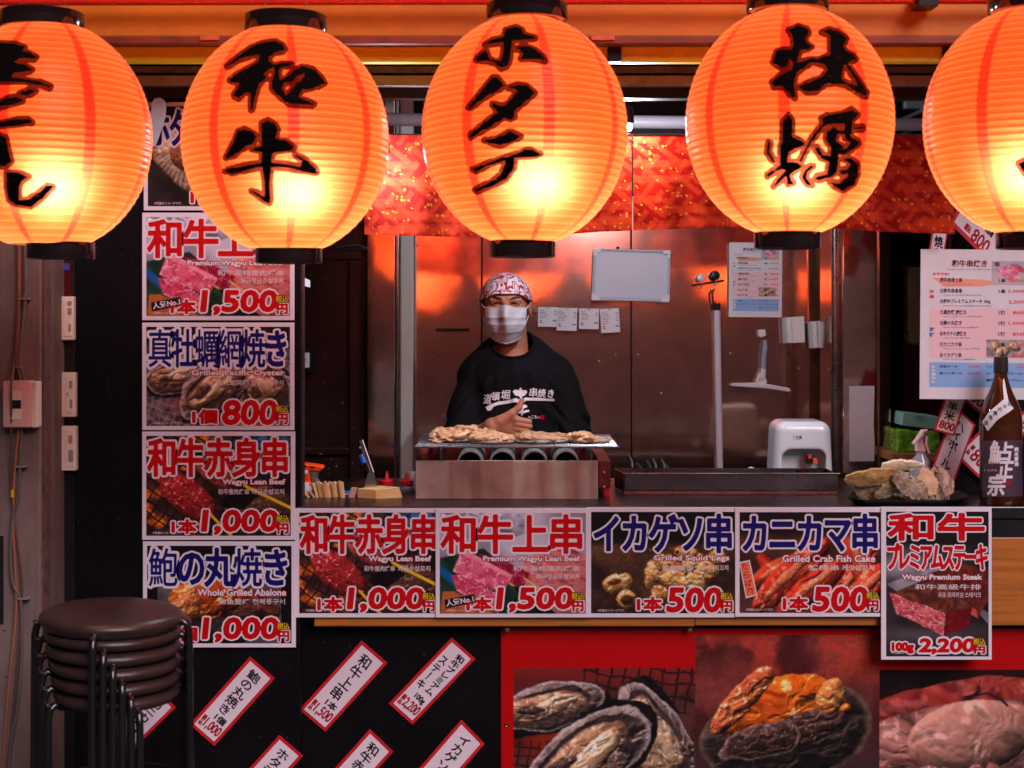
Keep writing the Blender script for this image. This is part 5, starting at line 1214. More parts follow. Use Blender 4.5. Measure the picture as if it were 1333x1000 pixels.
def ooze(px, py, rx, ry, rz, tilt, seed, label, m, Y=.36, hump=0.):
    c = pw(px, py, Y); c.z = ZN+.002+rz*.75
    t = thing('grilled_oyster', label, 'oyster', (c.x, c.y, ZN), 'oysters grilling on the wire net')
    R = Matrix.Rotation(tilt, 3, 'Y')
    def f(x, y, z):
        w = fbm3((x-c.x)*20+seed, (y-c.y)*26, (z-c.z)*34, seed, 4)
        w2 = np.abs(fbm3((x-c.x)*24+seed, (y-c.y)*40, (z-c.z)*60, seed+5, 3)-.5)
        d = ell_sd(x, y, z, c, (rx, ry, rz), R)
        d = smin(d, ell_sd(x, y, z, c+Vector((-rx*.35, .0, rz*hump)), (rx*.5, ry*.8, rz*.9)), .01)
        d = d-(w-.5)*.034+.008*sstep(.07, .0, w2)
        return np.maximum(d, ZN+.001-z)
    P, Q = surf_net(f, (c.x-rx*1.35, c.y-ry*1.35, ZN-.004), (c.x+rx*1.35, c.y+ry*1.35, c.z+rz*2.6), .0028)
    mk('oyster_meat', P, Q, m, t, smooth=True)
    # shell underneath
    def g(x, y, z):
        d = ell_sd(x, y, z, (c.x, c.y-.006, ZN+.006), (rx*.98, ry*.9, .010)); return np.maximum(d-(fbm3(x*40, y*40, z*40, seed+3)-.5)*.012, ZN+.0006-z)
    P, Q = surf_net(g, (c.x-rx*1.35, c.y-ry*1.4, ZN-.004), (c.x+rx*1.35, c.y+ry*1.4, ZN+.03), .003)
    mk('shell', P, Q, mat('charred_shell', (.10, .075, .06), .6, col2=(.5, .42, .36), scale=30, bump=.8), t, smooth=True)
ooze(589, 573, .080, .055, .019, -.30, 3, 'tallest grilled oyster heaped at the left end of the wire net', oyc, .38, .2)
ooze(641, 576, .072, .06, .018, .08, 11, 'grilled oyster second from the left on the wire net', oyc, .34, .5)
ooze(705, 575, .088, .06, .017, .03, 23, 'long flat grilled oyster second from the right with dark shell edge', oyc2, .35, .3)
ooze(766, 576, .062, .05, .012, .10, 37, 'smallest thin grilled oyster at the right end of the wire net', oyc, .35, .4)

# ------------------------------------------------------------------ tray, clips, appliance
ty = thing('steel_tray', 'long dark steel tray on the counter right of the grill', 'tray', pw(945, 645, .27))
x0, x1 = X(812, .27), X(1089, .27); zt = Z(617, .27)
MB().box(x0, x1, .27, .273, CT+.012, zt).box(x0-.004, x1+.01, .262, .275, zt, zt+.003).build('front_wall', steel('tray_steel', base=(.30, .22, .22), rough=.2, wav=.08), ty, bevel=.0008)
MB().box(x0+.003, x1, .2735, .42, CT+.012, CT+.015).build('bottom', DARKSTEEL, ty)
mb = MB(); a0 = Vector((x0, .27, CT+.006)); a1 = Vector((X(800, .42), .42, CT+.006)); u = Vector((0, 0, zt-CT-.006))
mb.add([a0, a1, a1+u, a0+u, a0+Vector((.003, 0, 0)), a1+Vector((.003, 0, 0)), a1+u+Vector((.003, 0, 0)), a0+u+Vector((.003, 0, 0))], [(0, 1, 2, 3), (7, 6, 5, 4), (3, 2, 6, 7), (0, 3, 7, 4), (1, 5, 6, 2)]).build('side_wall', DARKSTEEL, ty)
MB().box(x1, x1+.003, .27, .42, CT+.012, zt).build('side_wall', DARKSTEEL, ty)
MB().box(X(800, .42), x1, .42, .423, CT+.012, zt).build('rear_wall', DARKSTEEL, ty)
MB().box(x0, x1, .262, .2695, CT+.001, CT+.010).build('rusty_ledge', mat('rusty_ledge', L(.42, .2, .2), .7, var=.5, scale=50, bump=.8), ty)
setp(MB().add([pw(1036, 611, .33), pw(1088, 617, .30), pw(1088, 640, .30), pw(1036, 640, .33)]+[pw(1036, 611, .33)+Vector((0, .004, 0)), pw(1088, 617, .30)+Vector((0, .004, 0)), pw(1088, 640, .3)+Vector((0, .004, 0)), pw(1036, 640, .33)+Vector((0, .004, 0))], [(0, 3, 2, 1), (4, 5, 6, 7), (0, 1, 5, 4), (1, 2, 6, 5), (0, 4, 7, 3)]).build('divider_plate', DARKSTEEL), 'dark slanting divider plate standing in the steel tray', 'plate')
tub = thing('clip_tub', 'small steel tub behind the tray holding black clips', 'tub', pw(840, 618, .45))
MB().box(X(802, .45), X(876, .45), .45, .52, CT, Z(616, .45)).build('tub_body', DARKSTEEL, tub, bevel=.003)
rs = random.Random(3)
for i, (px, py, dx, dy, n) in enumerate(((818, 594, 5, 12, 0), (828, 604, 7, 6, 1), (841, 600, 6, 10, 0), (849, 598, 5, 12, 1), (860, 598, 5, 11, 0), (833, 611, 6, 4, 1), (866, 606, 4, 7, 0))):
    p0, p1 = pw(px, py, .46), pw(px+dx, py+dy+3, .44)
    setp(MB().tube([p0, (p0+p1)/2+Vector((.004, 0, 0)), p1], [.006, .0055, .004], 8).build('black_clip', BPLAST, smooth=True), 'black plastic clip poking out of the small tub behind the tray', 'clip', 'black clips in the tub')
ap = thing('water_dispenser', 'white rounded water dispenser with a black tap behind the steel tray', 'dispenser', pw(1046, 636, .46))
ax0, ax1, az0, az1 = X(1006, .46), X(1088, .46), CT, Z(548, .46); cxm, wd = (ax0+ax1)/2, (ax1-ax0)/2; cy0 = .46; hh = az1-az0
def fa(x, y, z):
    t = np.clip((z-az0)/hh, 0, 1); ww = wd*(1-.10*t)
    qx = np.abs(x-cxm)-(ww-.035); qy = np.abs(y-(cy0+.08))-(.08-.03+0*y); qz = np.abs(z-(az0+hh/2))-(hh/2-.035)
    d = np.sqrt(np.maximum(qx, 0)**2+np.maximum(qy, 0)**2+np.maximum(qz, 0)**2)+np.minimum(np.maximum(qx, np.maximum(qy, qz)), 0)-.032
    # hollow
    rx = np.abs(x-cxm)-(wd*.70-.03); rz = np.abs(z-(az0+.028))-(.075-.0); ry = y-(cy0+.05)
    c = np.sqrt(np.maximum(rx, 0)**2+np.maximum(np.maximum(z-(az0+.085), 0), 0)**2)-.03
    c = np.maximum(c, y-(cy0+.055))
    return -smin(-d, c, .008)
P, Q = surf_net(fa, (ax0-.01, cy0-.02, az0-.01), (ax1+.01, cy0+.18, az1+.01), .004)
mk('casing', P, Q, mat('glossy_white', (.66, .72, .76), .18, coat=.4), ap, smooth=True)
setp(MB().pbox(1049, 591, 1058, 604, .475, .50).build('tap', BPLAST, ap, bevel=.002), None)
MB().pbox(1052, 593, 1056.5, 597, .470, .4745).build('orange_light', mat('orange_button', L(.95, .3, .15), .4), ap, bevel=.0005)
MB().pbox(1058.5, 597, 1064, 603.5, .475, .50).build('orange_lever', mat('orange_lever', L(.9, .42, .28), .4), ap, bevel=.001)
MB().pbox(1030, 566, 1050, 574, .4585, .461).build('name_plate', mat('plate_grey', (.5, .52, .56), .5), ap)
flat('plate_lettering', [plain_text('ご注意', 1031.5, 567, 1044, 572.5, .02)], BLK_INK, ap, .458)
setp(MB().lathe(pw(979, 615, .5), [(0, -.004), (.008, -.003), (.011, .0), (.014, -.003), (.0155, .002), (.015, .02)], 24, 'Y').build('round_knob', WPLAST, smooth=True), 'small round white knob peeping over the steel tray beside the pole', 'knob')

# ------------------------------------------------------------------ shells on black tray
bt = thing('black_tray', 'black octagonal plastic tray under the pile of oyster shells', 'tray', pw(1178, 655, .1))
oct_ = [(1112, .07), (1130, .02), (1228, .02), (1246, .08), (1243, .2), (1222, .26), (1136, .26), (1118, .2)]
base = [Vector((X(a, b), b, CT+.001)) for a, b in oct_]; cen = sum(base, Vector())/8
top = [cen+(p-cen)*1.12+Vector((0, 0, .016)) for p in base]; top[3] = top[3]+Vector((.02, 0, .0))
mb = MB(); mb.add(base+top+[q+Vector((0, 0, .002)) for q in top]+[p*1+Vector((0, 0, .003)) for p in base], [tuple(range(8))[::-1]]+[(i, (i+1) % 8, (i+1) % 8+8, i+8) for i in range(8)]+[(i+8, (i+1) % 8+8, (i+1) % 8+16, i+16) for i in range(8)]+[(i+16, (i+1) % 8+16, (i+1) % 8+24, i+24) for i in range(8)]+[tuple(range(24, 32))])
mb.build('tray_body', mat('tray_black', (.012, .011, .013), .3, bump=.1), bt)
def shell(px, py, Y, rx, ry, rz, rot, m, label, seed, ridge=.0, face=0.9, cat='shell'):
    """flattened shell seen face-on: rx along its length (photo px), ry across, rz thickness; rot = turn in the photo plane (deg), face = how far it tips up to the viewer"""
    c = pw(px, py, Y); sx, sy = M(rx, Y), M(ry, Y)
    R = Matrix.Rotation(math.radians(rot), 3, 'Y') @ Matrix.Rotation(-face, 3, 'X')
    nr, na = 40, 110; V = []; Fc = []
    for side in (1, -1):
        for i in range(nr+1):
            r = i/nr
            for k in range(na):
                a = 2*math.pi*k/na
                wob = 1+.10*math.sin(2*a+seed)+.06*math.sin(3*a+seed*2)+.03*math.sin(7*a+seed)+.035*math.sin(13*a+seed*3)+.025*math.sin(23*a+seed*5)+.02*math.sin(37*a+seed)
                taper = 1-.30*max(0, math.cos(a))**1.5
                x = math.cos(a)*r*wob; y = math.sin(a)*r*wob*taper
                h = math.sqrt(max(0, 1-r*r))*rz if side > 0 else -.12*rz*(1-r*r)
                V.append((x*sx, y*sy, h))
    V = np.array(V); x, y = V[:, 0], V[:, 1]; n1 = len(V)//2
    th = np.arctan2(y/sy, (x/sx+1.1)); rr = np.hypot(x/sx+1.1, y/sy)
    d = (fbm2(x*70+seed, y*70, seed, 4)-.5)*.012
    d += ridge*(np.abs(((rr*9+1.5*fbm2(x*40, y*40, seed+2)) % 1)-.5)-.25)*.018
    d += ridge*(fbm2(th*22, rr*3, seed+9, 3)-.5)*.034
    edge = np.clip(1-np.hypot(x/sx, y/sy)**4, 0, 1)
    V[:n1, 2] += (d*edge)[:n1]
    V[:, 2] += (fbm2(x*28+9, y*28, seed+4)-.5)*.007
    Vw = [R @ Vector(q)+c for q in V]
    for s in (0, 1):
        b = s*(nr+1)*na
        for i in range(nr):
            for k in range(na):
                q = (b+i*na+k, b+(i+1)*na+k, b+(i+1)*na+(k+1) % na, b+i*na+(k+1) % na); Fc.append(q if s == 0 else q[::-1])
    o = mk('oyster_shell' if cat == 'shell' else 'scallop_shell', Vw, Fc, m, None, smooth=True)
    return setp(o, label, 'shell', 'shells piled on the black tray')
s_tan = mat('shell_tan', L(.93, .76, .50), .5, col2=L(.66, .46, .26), scale=34, bump=.9, bscale=120)
s_pale = mat('shell_pale', L(.98, .94, .82), .45, col2=L(.90, .80, .62), scale=14, bump=.3, bscale=90)
s_green = mat('shell_green', L(.46, .40, .24), .6, col2=L(.84, .78, .64), scale=40, bump=1., bscale=120)
s_white = mat('shell_white', L(.96, .88, .78), .55, col2=L(.56, .46, .34), scale=40, bump=1, bscale=120)
s_pink = mat('shell_ridged', L(.92, .80, .70), .55, col2=L(.45, .32, .27), scale=60, bump=1, stretch=(1, 1, .35), bscale=90)
s_cream = mat('shell_cream', L(.97, .86, .72), .35, col2=L(.90, .68, .46), scale=14, bump=.3)
shell(1170, 652, .12, 24, 10, .016, 4, s_green, 'low greenish brown shell under the others at the left front of the tray', 71, 1.)
shell(1134, 641, .10, 25, 13, .018, 14, s_green, 'moss green shell at the lower left of the pile below the tan one', 5, 1.2, 1.1)
shell(1156, 638, .08, 17, 12, .018, -20, s_green, 'grey green shell between the tan shell and the white ridged shell', 9, 1.2, 1.1)
shell(1197, 648, .07, 20, 9, .014, 10, s_cream, 'small orange tinted shell low in the front middle of the pile', 15, .5)
shell(1186, 633, .05, 25, 16, .02, 38, s_white, 'whitish rough oyster shell leaning in the middle of the pile', 21, 1.6, 1.2)
shell(1137, 622, .06, 34, 15, .02, -6, s_tan, 'large tan shell with dark specks at the left of the pile', 27, .5, 1.0)
shell(1222, 634, .08, 26, 18, .022, 78, s_pink, 'strongly ridged pinkish oyster shell at the right end of the pile', 31, 3.2, 1.3)
shell(1208, 628, .05, 21, 11, .012, 68, s_cream, 'smooth cream shell curling upright beside the ridged one', 43, .4, 1.3)
shell(1174, 607, .07, 25, 9.5, .02, -3, s_pale, 'pale cream shell lying on top of the pile', 39, .25, .95)

# spray bottle
sb = thing('spray_bottle', 'clear spray bottle with a pale pink trigger head behind the shells', 'spray bottle', pw(1198, 655, .3))
MB().lathe(Vector((X(1199, .33), .33, CT)), [(0, 0), (.034, 0), (.036, .01), (.036, .07), (.03, .095), (.016, .11), (.015, .125), (0, .125)], 24).build('bottle_body', mat('cloudy_plastic', (.34, .36, .40), .12, spec=.8), sb, smooth=True)
pk = mat('pale_pink_plastic', L(.93, .80, .80), .35)
MB().lathe(Vector((X(1199, .33), .33, CT+.124)), [(0, 0), (.019, 0), (.018, .018), (.012, .03), (.010, .034)], 20).build('cap', pk, sb, smooth=True)
MB().tube([pw(1199, 580, .33), pw(1198, 570, .33), pw(1202, 562, .325), pw(1208, 560, .32)], [.012, .014, .010, .004], 12).tube([pw(1202, 565, .325), pw(1188, 578, .31)], [.010, .005], 10).build('trigger_head', pk, sb, smooth=True)
MB().tube([pw(1207, 568, .31), pw(1206, 578, .305), pw(1210, 590, .31)], [.004, .0035, .003], 8).build('trigger', pk, sb, smooth=True)

# ------------------------------------------------------------------ sake bottle
bo = thing('sake_bottle', 'tall amber sake bottle with dark purple label on the counter beside the shells', 'bottle', (X(1306, .0), .06, CT))
bc = Vector((X(1306, .06), .08, CT)); rB = M(27, .03)
prof = [(0, 0), (rB*.93, .0), (rB, .006), (rB, .235), (rB*.985, .25), (rB*.93, .268), (rB*.80, .288), (rB*.62, .31), (rB*.48, .33), (rB*.37, .35), (rB*.31, .365), (rB*.29, .395), (rB*.33, .397), (rB*.33, .405), (rB*.29, .407), (rB*.29, .412), (0, .412)]
ga = bpy.data.materials.new('amber_glass'); ga.use_nodes = True; pg = ga.node_tree.nodes['Principled BSDF']
pg.inputs['Base Color'].default_value = (.09, .022, .006, 1); pg.inputs['Roughness'].default_value = .05; pg.inputs['Coat Weight'].default_value = .6; pg.inputs['Transmission Weight'].default_value = .35
bb = MB().lathe(bc, prof, 48).build('glass_body', ga, bo, smooth=True); bbv = bvh_of(bb)
MB().lathe(bc, [(rB*.31, .372), (rB*.345, .374), (rB*.345, .402), (rB*.32, .418), (0, .418)], 24).build('cap', mat('dark_cap', (.06, .05, .05), .3, .6), bo, smooth=True)
def patch(poly, h=1.2, R=2.): 
    S = rings_to_segs([poly]); P = np.array(poly, float); a = P.min(0)-R; b = P.max(0)+R; nx, ny = int((b[0]-a[0])/h)+2, int((b[1]-a[1])/h)+2
    return fill_iso(seg_sdf(S, a[0], a[1], nx, ny, h, R), a[0], a[1], h, 0, 2)
lab = mat('purple_label', L(.27, .19, .25), .5, var=.12, scale=60)
decal('front_label', [patch([(1279, 574), (1332.5, 573), (1332, 646), (1279, 647.5)])], lab, bo, bbv, .0006)
decal('neck_label', [patch([(1309, 518), (1319.5, 532), (1298, 547), (1286, 561.5), (1279, 549), (1288, 536)])], PAPER, bo, bbv, .0008)
kt = []
for (s, x0_, y0_, x1_, y1_, r_) in (('魚', 1289, 574, 1301, 603, .9), ('占', 1301, 576, 1317, 600, .9), ('正', 1300, 601, 1318, 622, .9), ('宗', 1287, 618, 1308, 645, .9)):
    kt.append(fat_text(s, x0_, y0_, x1_, y1_, r_, None, cells=False, h=.38, shear=.12, run=5)[0])
decal('brand_lettering', kt, WHITE_INK, bo, bbv, .0018)
decal('side_lettering', [fat_text(ch, 1320, 582+6.4*i, 1325, 587.6+6.4*i, .2, None, cells=False, h=.4, run=5)[0] for i, ch in enumerate('純米原酒')], WHITE_INK, bo, bbv, .0018)
decal('red_seal', [patch([(1310, 627), (1315, 627), (1315, 632), (1310, 632)], .8)], RED_INK, bo, bbv, .0018)
decal('gold_mark', [patch([(1289, 600), (1293, 602), (1293, 605), (1289, 603)], .8)], YEL_INK, bo, bbv, .0024)
decal('tiny_lettering', [plain_text('ナカザキ', 1281, 611, 1298, 614, .01)], PINK_INK, bo, bbv, .0012)
nl = []
for i, ch in enumerate('純米吟醸原酒'):
    t_ = i/5.; cx_ = 1314-30*t_; cy_ = 526+25*t_-3*math.sin(t_*3); nl.append(plain_text(ch, cx_-2.6, cy_-3, cx_+2.6, cy_+3, .01))
decal('neck_lettering', nl, NAV2, bo, bbv, .0013)

# ------------------------------------------------------------------ left end of the counter
kb = thing('knife_block', 'square block of pale wood with the knife standing in it', 'wood block', pw(495, 650, .2))
MB().add([pw(465, 650, .2), pw(489, 650, .17), pw(525, 650, .2), pw(502, 650, .3)]+[pw(465, 636, .2), pw(489, 637.5, .17), pw(520, 634, .2), pw(494, 632, .3)], [(0, 3, 2, 1), (4, 5, 6, 7), (0, 1, 5, 4), (1, 2, 6, 5), (2, 3, 7, 6), (3, 0, 4, 7)]).build('block', RAWWOOD, kb, bevel=.002)
kn = thing('knife', 'kitchen knife with black riveted handle and blue tape leaning in the wood block', 'knife', pw(490, 636, .22))
MB().tube([pw(468.5, 574, .24), pw(472, 588, .235), pw(477, 602, .23), pw(481.5, 615, .225)], [.009, .0095, .0085, .009], 12).build('handle', BPLAST, kn, smooth=True)
MB().tube([pw(471.5, 573, .232), pw(486, 615, .218)], .0032, 8).build('tang', ALU, kn, smooth=True)
quadslab([(479, 615), (486.5, 613), (490.5, 635.5), (474, 636)], .222, .002, 'blade', mat('blade_steel', (.62, .58, .52), .25, 1), kn, .0004)
MB().tube([pw(470.6, 592, .2335), pw(474.6, 603, .2285)], .0100, 12).build('blue_tape', mat('blue_tape', L(.1, .4, .85), .4), kn, smooth=True)
for px, py in ((468.5, 583), (476.5, 611)): MB().lathe(pw(px, py, .226), [(0, -.002), (.003, 0), (.003, .006)], 10, 'Y').build('rivet', ALU, kn, smooth=True)
rs = random.Random(8)
sm = [mat('skewer_wood_pale', L(.90, .76, .52), .6, var=.1), mat('skewer_wood_tan', L(.76, .58, .38), .6, var=.1), mat('skewer_wood_pink', L(.84, .62, .46), .6, var=.1)]
mb_ = []
for i in range(16):
    px = 400+i*2.95 if i > 4 else 399+i*3.6; lean = (-7+i*1.1) if i < 6 else rs.uniform(-1.5, 1.)
    ytop = 640 if i < 3 else 628+rs.uniform(-1, 2.5)-(.7*(i > 8)); Y = .19+rs.uniform(0, .015)
    p0, p1 = pw(px+3, 650, Y), pw(px+lean*.6, ytop, Y); p0.z = CT
    w_ = .0035
    MBx = MB().add([p0+Vector((-w_, 0, 0)), p0+Vector((w_, 0, 0)), p1+Vector((w_, 0, 0)), p1+Vector((-w_, 0, 0)), p0+Vector((-w_, .012, 0)), p0+Vector((w_, .012, 0)), p1+Vector((w_, .012, 0)), p1+Vector((-w_, .012, 0))], [(0, 1, 2, 3), (7, 6, 5, 4), (0, 4, 5, 1), (1, 5, 6, 2), (2, 6, 7, 3), (3, 7, 4, 0)])
    setp(MBx.build('wooden_stick', sm[i % 3], bevel=.0005, seg=1), 'flat wooden stick standing in the bundle at the left end of the counter', 'stick', 'bundle of flat wooden sticks')
p0, p1 = pw(457, 650, .2), pw(461, 635, .2); w_ = M(4, .2)
setp(MB().add([p0+Vector((-w_, 0, 0)), p0+Vector((w_, 0, 0)), p1+Vector((w_, 0, 0)), p1+Vector((-w_, 0, .0)), p0+Vector((-w_, .01, 0)), p0+Vector((w_, .01, 0)), p1+Vector((w_, .01, 0)), p1+Vector((-w_, .01, 0))], [(0, 1, 2, 3), (7, 6, 5, 4), (0, 4, 5, 1), (1, 5, 6, 2), (2, 6, 7, 3), (3, 7, 4, 0)]).build('wooden_stick', sm[2], bevel=.0008), 'single leaning wooden slat between the stick bundle and the wood block', 'stick')
bw = MB().box(X(445, .24), X(463, .24), .24, .28, CT, Z(641, .24)); 
bl = thing('striped_packet', 'blue and white striped packet behind the leaning slat', 'packet', pw(454, 650, .24)); bw.build('packet_body', mat('packet_blue', L(.15, .42, .85), .4), bl, bevel=.002)
for k in (643, 646): MB().pbox(446, k, 458, k+1.2, .2385, .2395).build('white_stripe', WHITE_INK, bl)
tg = thing('tape_gun', 'orange hand tool with a grey handle at the left end of the counter', 'hand tool', pw(405, 650, .26))
orgp = mat('orange_plastic', L(.96, .30, .05), .35)
quadslab([(388, 604), (396, 604), (419, 607), (421, 610), (416, 614), (402, 613), (405, 630), (406, 633), (388, 633)], .26, .05, 'orange_body', orgp, tg, .004)
quadslab([(403, 614), (417, 612), (413, 618), (412, 624), (417, 632), (407, 633)], .265, .04, 'grey_handle', mat('tool_grey', L(.45, .40, .40), .4), tg, .003)
MB().lathe(pw(398, 615, .256), [(0, -.003), (.006, -.002), (.006, .003)], 14, 'Y').build('button', WPLAST, tg, smooth=True)
MB().pbox(394, 606, 399, 608, .258, .2598).pbox(403, 607.5, 410, 609, .258, .2598).build('slots', BPLAST, tg)
MB().lathe(Vector((X(394, .28), .28, CT)), [(.0, 0), (.028, 0), (.03, .02), (.031, .037), (.0, .037)], 20).build('white_base', WPLAST, tg, smooth=True)
for (px, py, lb, Y) in ((503.5, 632, 'left of two squeeze bottles with red pointed caps, behind the wood block', .38), (529.5, 632, 'right squeeze bottle with red pointed cap, next to the grill plate', .34)):
    t = thing('squeeze_bottle', lb, 'bottle', (X(px, Y), Y, CT), 'red capped squeeze bottles'); c = Vector((X(px, Y), Y, CT)); zc = Z(632, Y)-CT
    MB().lathe(c, [(0, 0), (.021, 0), (.023, .01), (.022, zc-.006), (.018, zc), (0, zc)], 20).build('bottle_body', mat('grey_blue_plastic', L(.42, .46, .54), .35), t, smooth=True)
    MB().lathe(c, [(0, zc), (.0195, zc), (.0205, zc+.004), (.0195, zc+.015), (.008, zc+.019), (.0055, zc+.03), (.002, zc+.044), (0, zc+.044)], 20).build('red_cap', REDP, t, smooth=True)
setp(MB().lathe(Vector((X(538.5, .36), .36, CT)), [(0, 0), (.016, 0), (.018, .03), (.016, .05), (.012, .058), (0, .058)], 16).build('clear_jar', mat('cloudy_white', (.42, .42, .42), .2), smooth=True), 'small cloudy jar squeezed between the right squeeze bottle and the grill plate', 'jar')
br = thing('wall_bracket', 'small white bracket on the jamb at the left of the kitchen opening', 'bracket', pw(397, 374, .3))
MB().add([pw(391, 360, .3), pw(402, 365, .3), pw(402, 374, .3), pw(391, 371, .3)]+[v+Vector((0, .03, 0)) for v in (pw(391, 360, .3), pw(402, 365, .3), pw(402, 374, .3), pw(391, 371, .3))], [(0, 3, 2, 1), (4, 5, 6, 7), (0, 1, 5, 4), (2, 3, 7, 6), (1, 2, 6, 5)]).build('bracket_plate', WPLAST, br)
sw = thing('light_switch', 'white light switch on the dark door panel at the left of the opening', 'switch', pw(396, 480, .9))
MB().pbox(386, 459.5, 401.5, 479, .9, .93).build('switch_plate', WPLAST, sw, bevel=.002); MB().pbox(389, 466, 400, 471, .898, .8998).build('rocker', mat('switch_grey', (.5, .5, .52), .5), sw)
MB().pbox(380, 455, 402, 485, .931, 1.084).build('mounting_box', BLACK, sw)

# ------------------------------------------------------------------ electrical bits on the pillar
def plate(x0, y0, x1, y1, lb, holes, Y=-.004, tone=CREAM):
    t = thing('socket_plate', lb, 'switch plate', pw((x0+x1)/2, y1, Y), 'cream switch plates on the black jamb')
    MB().pbox(x0, y0, x1, y1, Y-.018, Y+.004).build('plate', tone, t, bevel=.003)
    MB().pbox(x0+6, y0+5, x1-3.5, y1-5, Y-.0205, Y-.018).build('inner_plate', CREAM, t, bevel=.001)
    for (a, b, c, d) in holes: MB().pbox(a, b, c, d, Y-.023, Y-.0204).build('button', mat('plate_mark', (.30, .26, .25), .5), t, bevel=.0005)
plate(77, 386, 96, 443, 'topmost cream switch plate on the black jamb', [(88, 392, 93, 397), (88, 401, 93, 409), (89, 422, 92, 431)])
plate(79.5, 485, 98, 543, 'middle cream switch plate on the black jamb', [(90, 496, 94, 505), (87, 511, 89, 514), (91, 520, 94, 531)])
plate(79, 555, 99, 613, 'lowest cream switch plate on the black jamb, above the red tag', [(89, 567, 94, 577), (89, 586, 95, 601)])
setp(MB().pbox(74.6, 568, 80, 605, -.009, -.005).build('red_tag', REDP, bevel=.001), 'small red tag tucked behind the lowest switch plate', 'tag')
ob = thing('outlet_box', 'cream outlet box mounted on the grey pillar with cables over it', 'outlet box', pw(24, 557, -.23))
MB().pbox(3, 496, 41, 557, -.245, -.2).build('box_body', mat('pinkish_cream', L(.88, .70, .66), .4), ob, bevel=.006, smooth=True)
MB().pbox(41.2, 497, 48, 557, -.24, -.2).build('box_side', CREAM, ob, bevel=.003)
MB().pbox(13, 509, 27, 546, -.2475, -.245).build('face_plate', CREAM, ob, bevel=.001)
MB().pbox(14, 521, 27, 532, -.2495, -.2475).build('socket', BPLAST, ob)
cab = mat('brown_cable', (.10, .05, .035), .45); cabr = mat('red_brown_cable', (.30, .10, .06), .45); cabg = mat('grey_cable', (.10, .09, .08), .45)
def cable(pts, r, m, lb, Y=-.215):
    P = [pw(a, b, Y+(.0 if len(q_) < 3 else q_[2])) for q_ in pts for a, b in [q_[:2]]]
    # smooth the line
    for _ in range(2):
        Q_ = [P[0]]
        for a, b in zip(P[:-1], P[1:]): Q_ += [a*.75+b*.25, a*.25+b*.75]
        P = Q_+[P[-1]]
    return setp(MB().tube(P, r, 8).build('cable', m, smooth=True), lb, 'cable', 'cables running down the pillar')
cable([(22, 250), (24, 380), (21, 430), (19, 470), (14, 500, -.035), (15, 540, -.035), (14, 600), (16, 660), (22, 700), (30, 760), (26, 830), (14, 960), (4, 1040)], .0032, cab, 'brown cable passing over the front of the outlet box')
cable([(26, 250), (25, 400), (23, 450), (22, 478), (30, 500, -.0), (24, 562), (18, 620), (17, 690), (20, 740), (22, 800), (10, 900), (2, 1030)], .0035, cabr, 'reddish cable just right of the brown one, hidden behind the outlet box')
cable([(30, 250), (33, 350), (33, 390), (27, 440), (24, 470), (30, 488), (32, 500), (28, 562), (26, 610), (24, 650), (15, 670), (13, 760), (30, 778), (27, 900), (12, 975), (10, 1040)], .0045, cabg, 'thick dark grey cable bulging right of the other cables')
for (px, py, lb) in ((30, 389, 'topmost cable clip on the grey pillar, above the outlet box'), (20, 478, 'cable clip on the pillar just above the outlet box'), (27, 608, 'cable clip on the pillar just below the outlet box'), (30, 780, 'lowest cable clip on the pillar, beside the stools')):
    setp(MB().pbox(px-8, py-1, px+7, py+1.2, -.222, -.2).build('cable_clip', mat('clip_grey', (.2, .18, .18), .5), bevel=.0008), lb, 'clip', 'cable clips on the pillar')
setp(MB().pbox(14.5, 638, 17.5, 648, -.226, -.219).build('yellow_tape', YEL_INK), 'bit of yellow tape wrapped round a cable below the outlet box', 'tape')
setp(MB().pbox(-30, 698, 4, 812, -.206, -.2).build('dark_plate', BPLAST, bevel=.001), 'dark plate on the pillar at the left photo edge, left of the stools', 'plate')
for (px, py, lb) in ((6, 820, 'upper small screw head in the pillar just below the dark plate'), (8, 880, 'lower small screw head in the pillar below the dark plate')):
    setp(MB().lathe(pw(px, py, -.2), [(0, -.003), (.0035, -.002), (.004, 0)], 8, 'Y').build('screw', ALU, smooth=True), lb, 'screw', 'screws in the pillar')

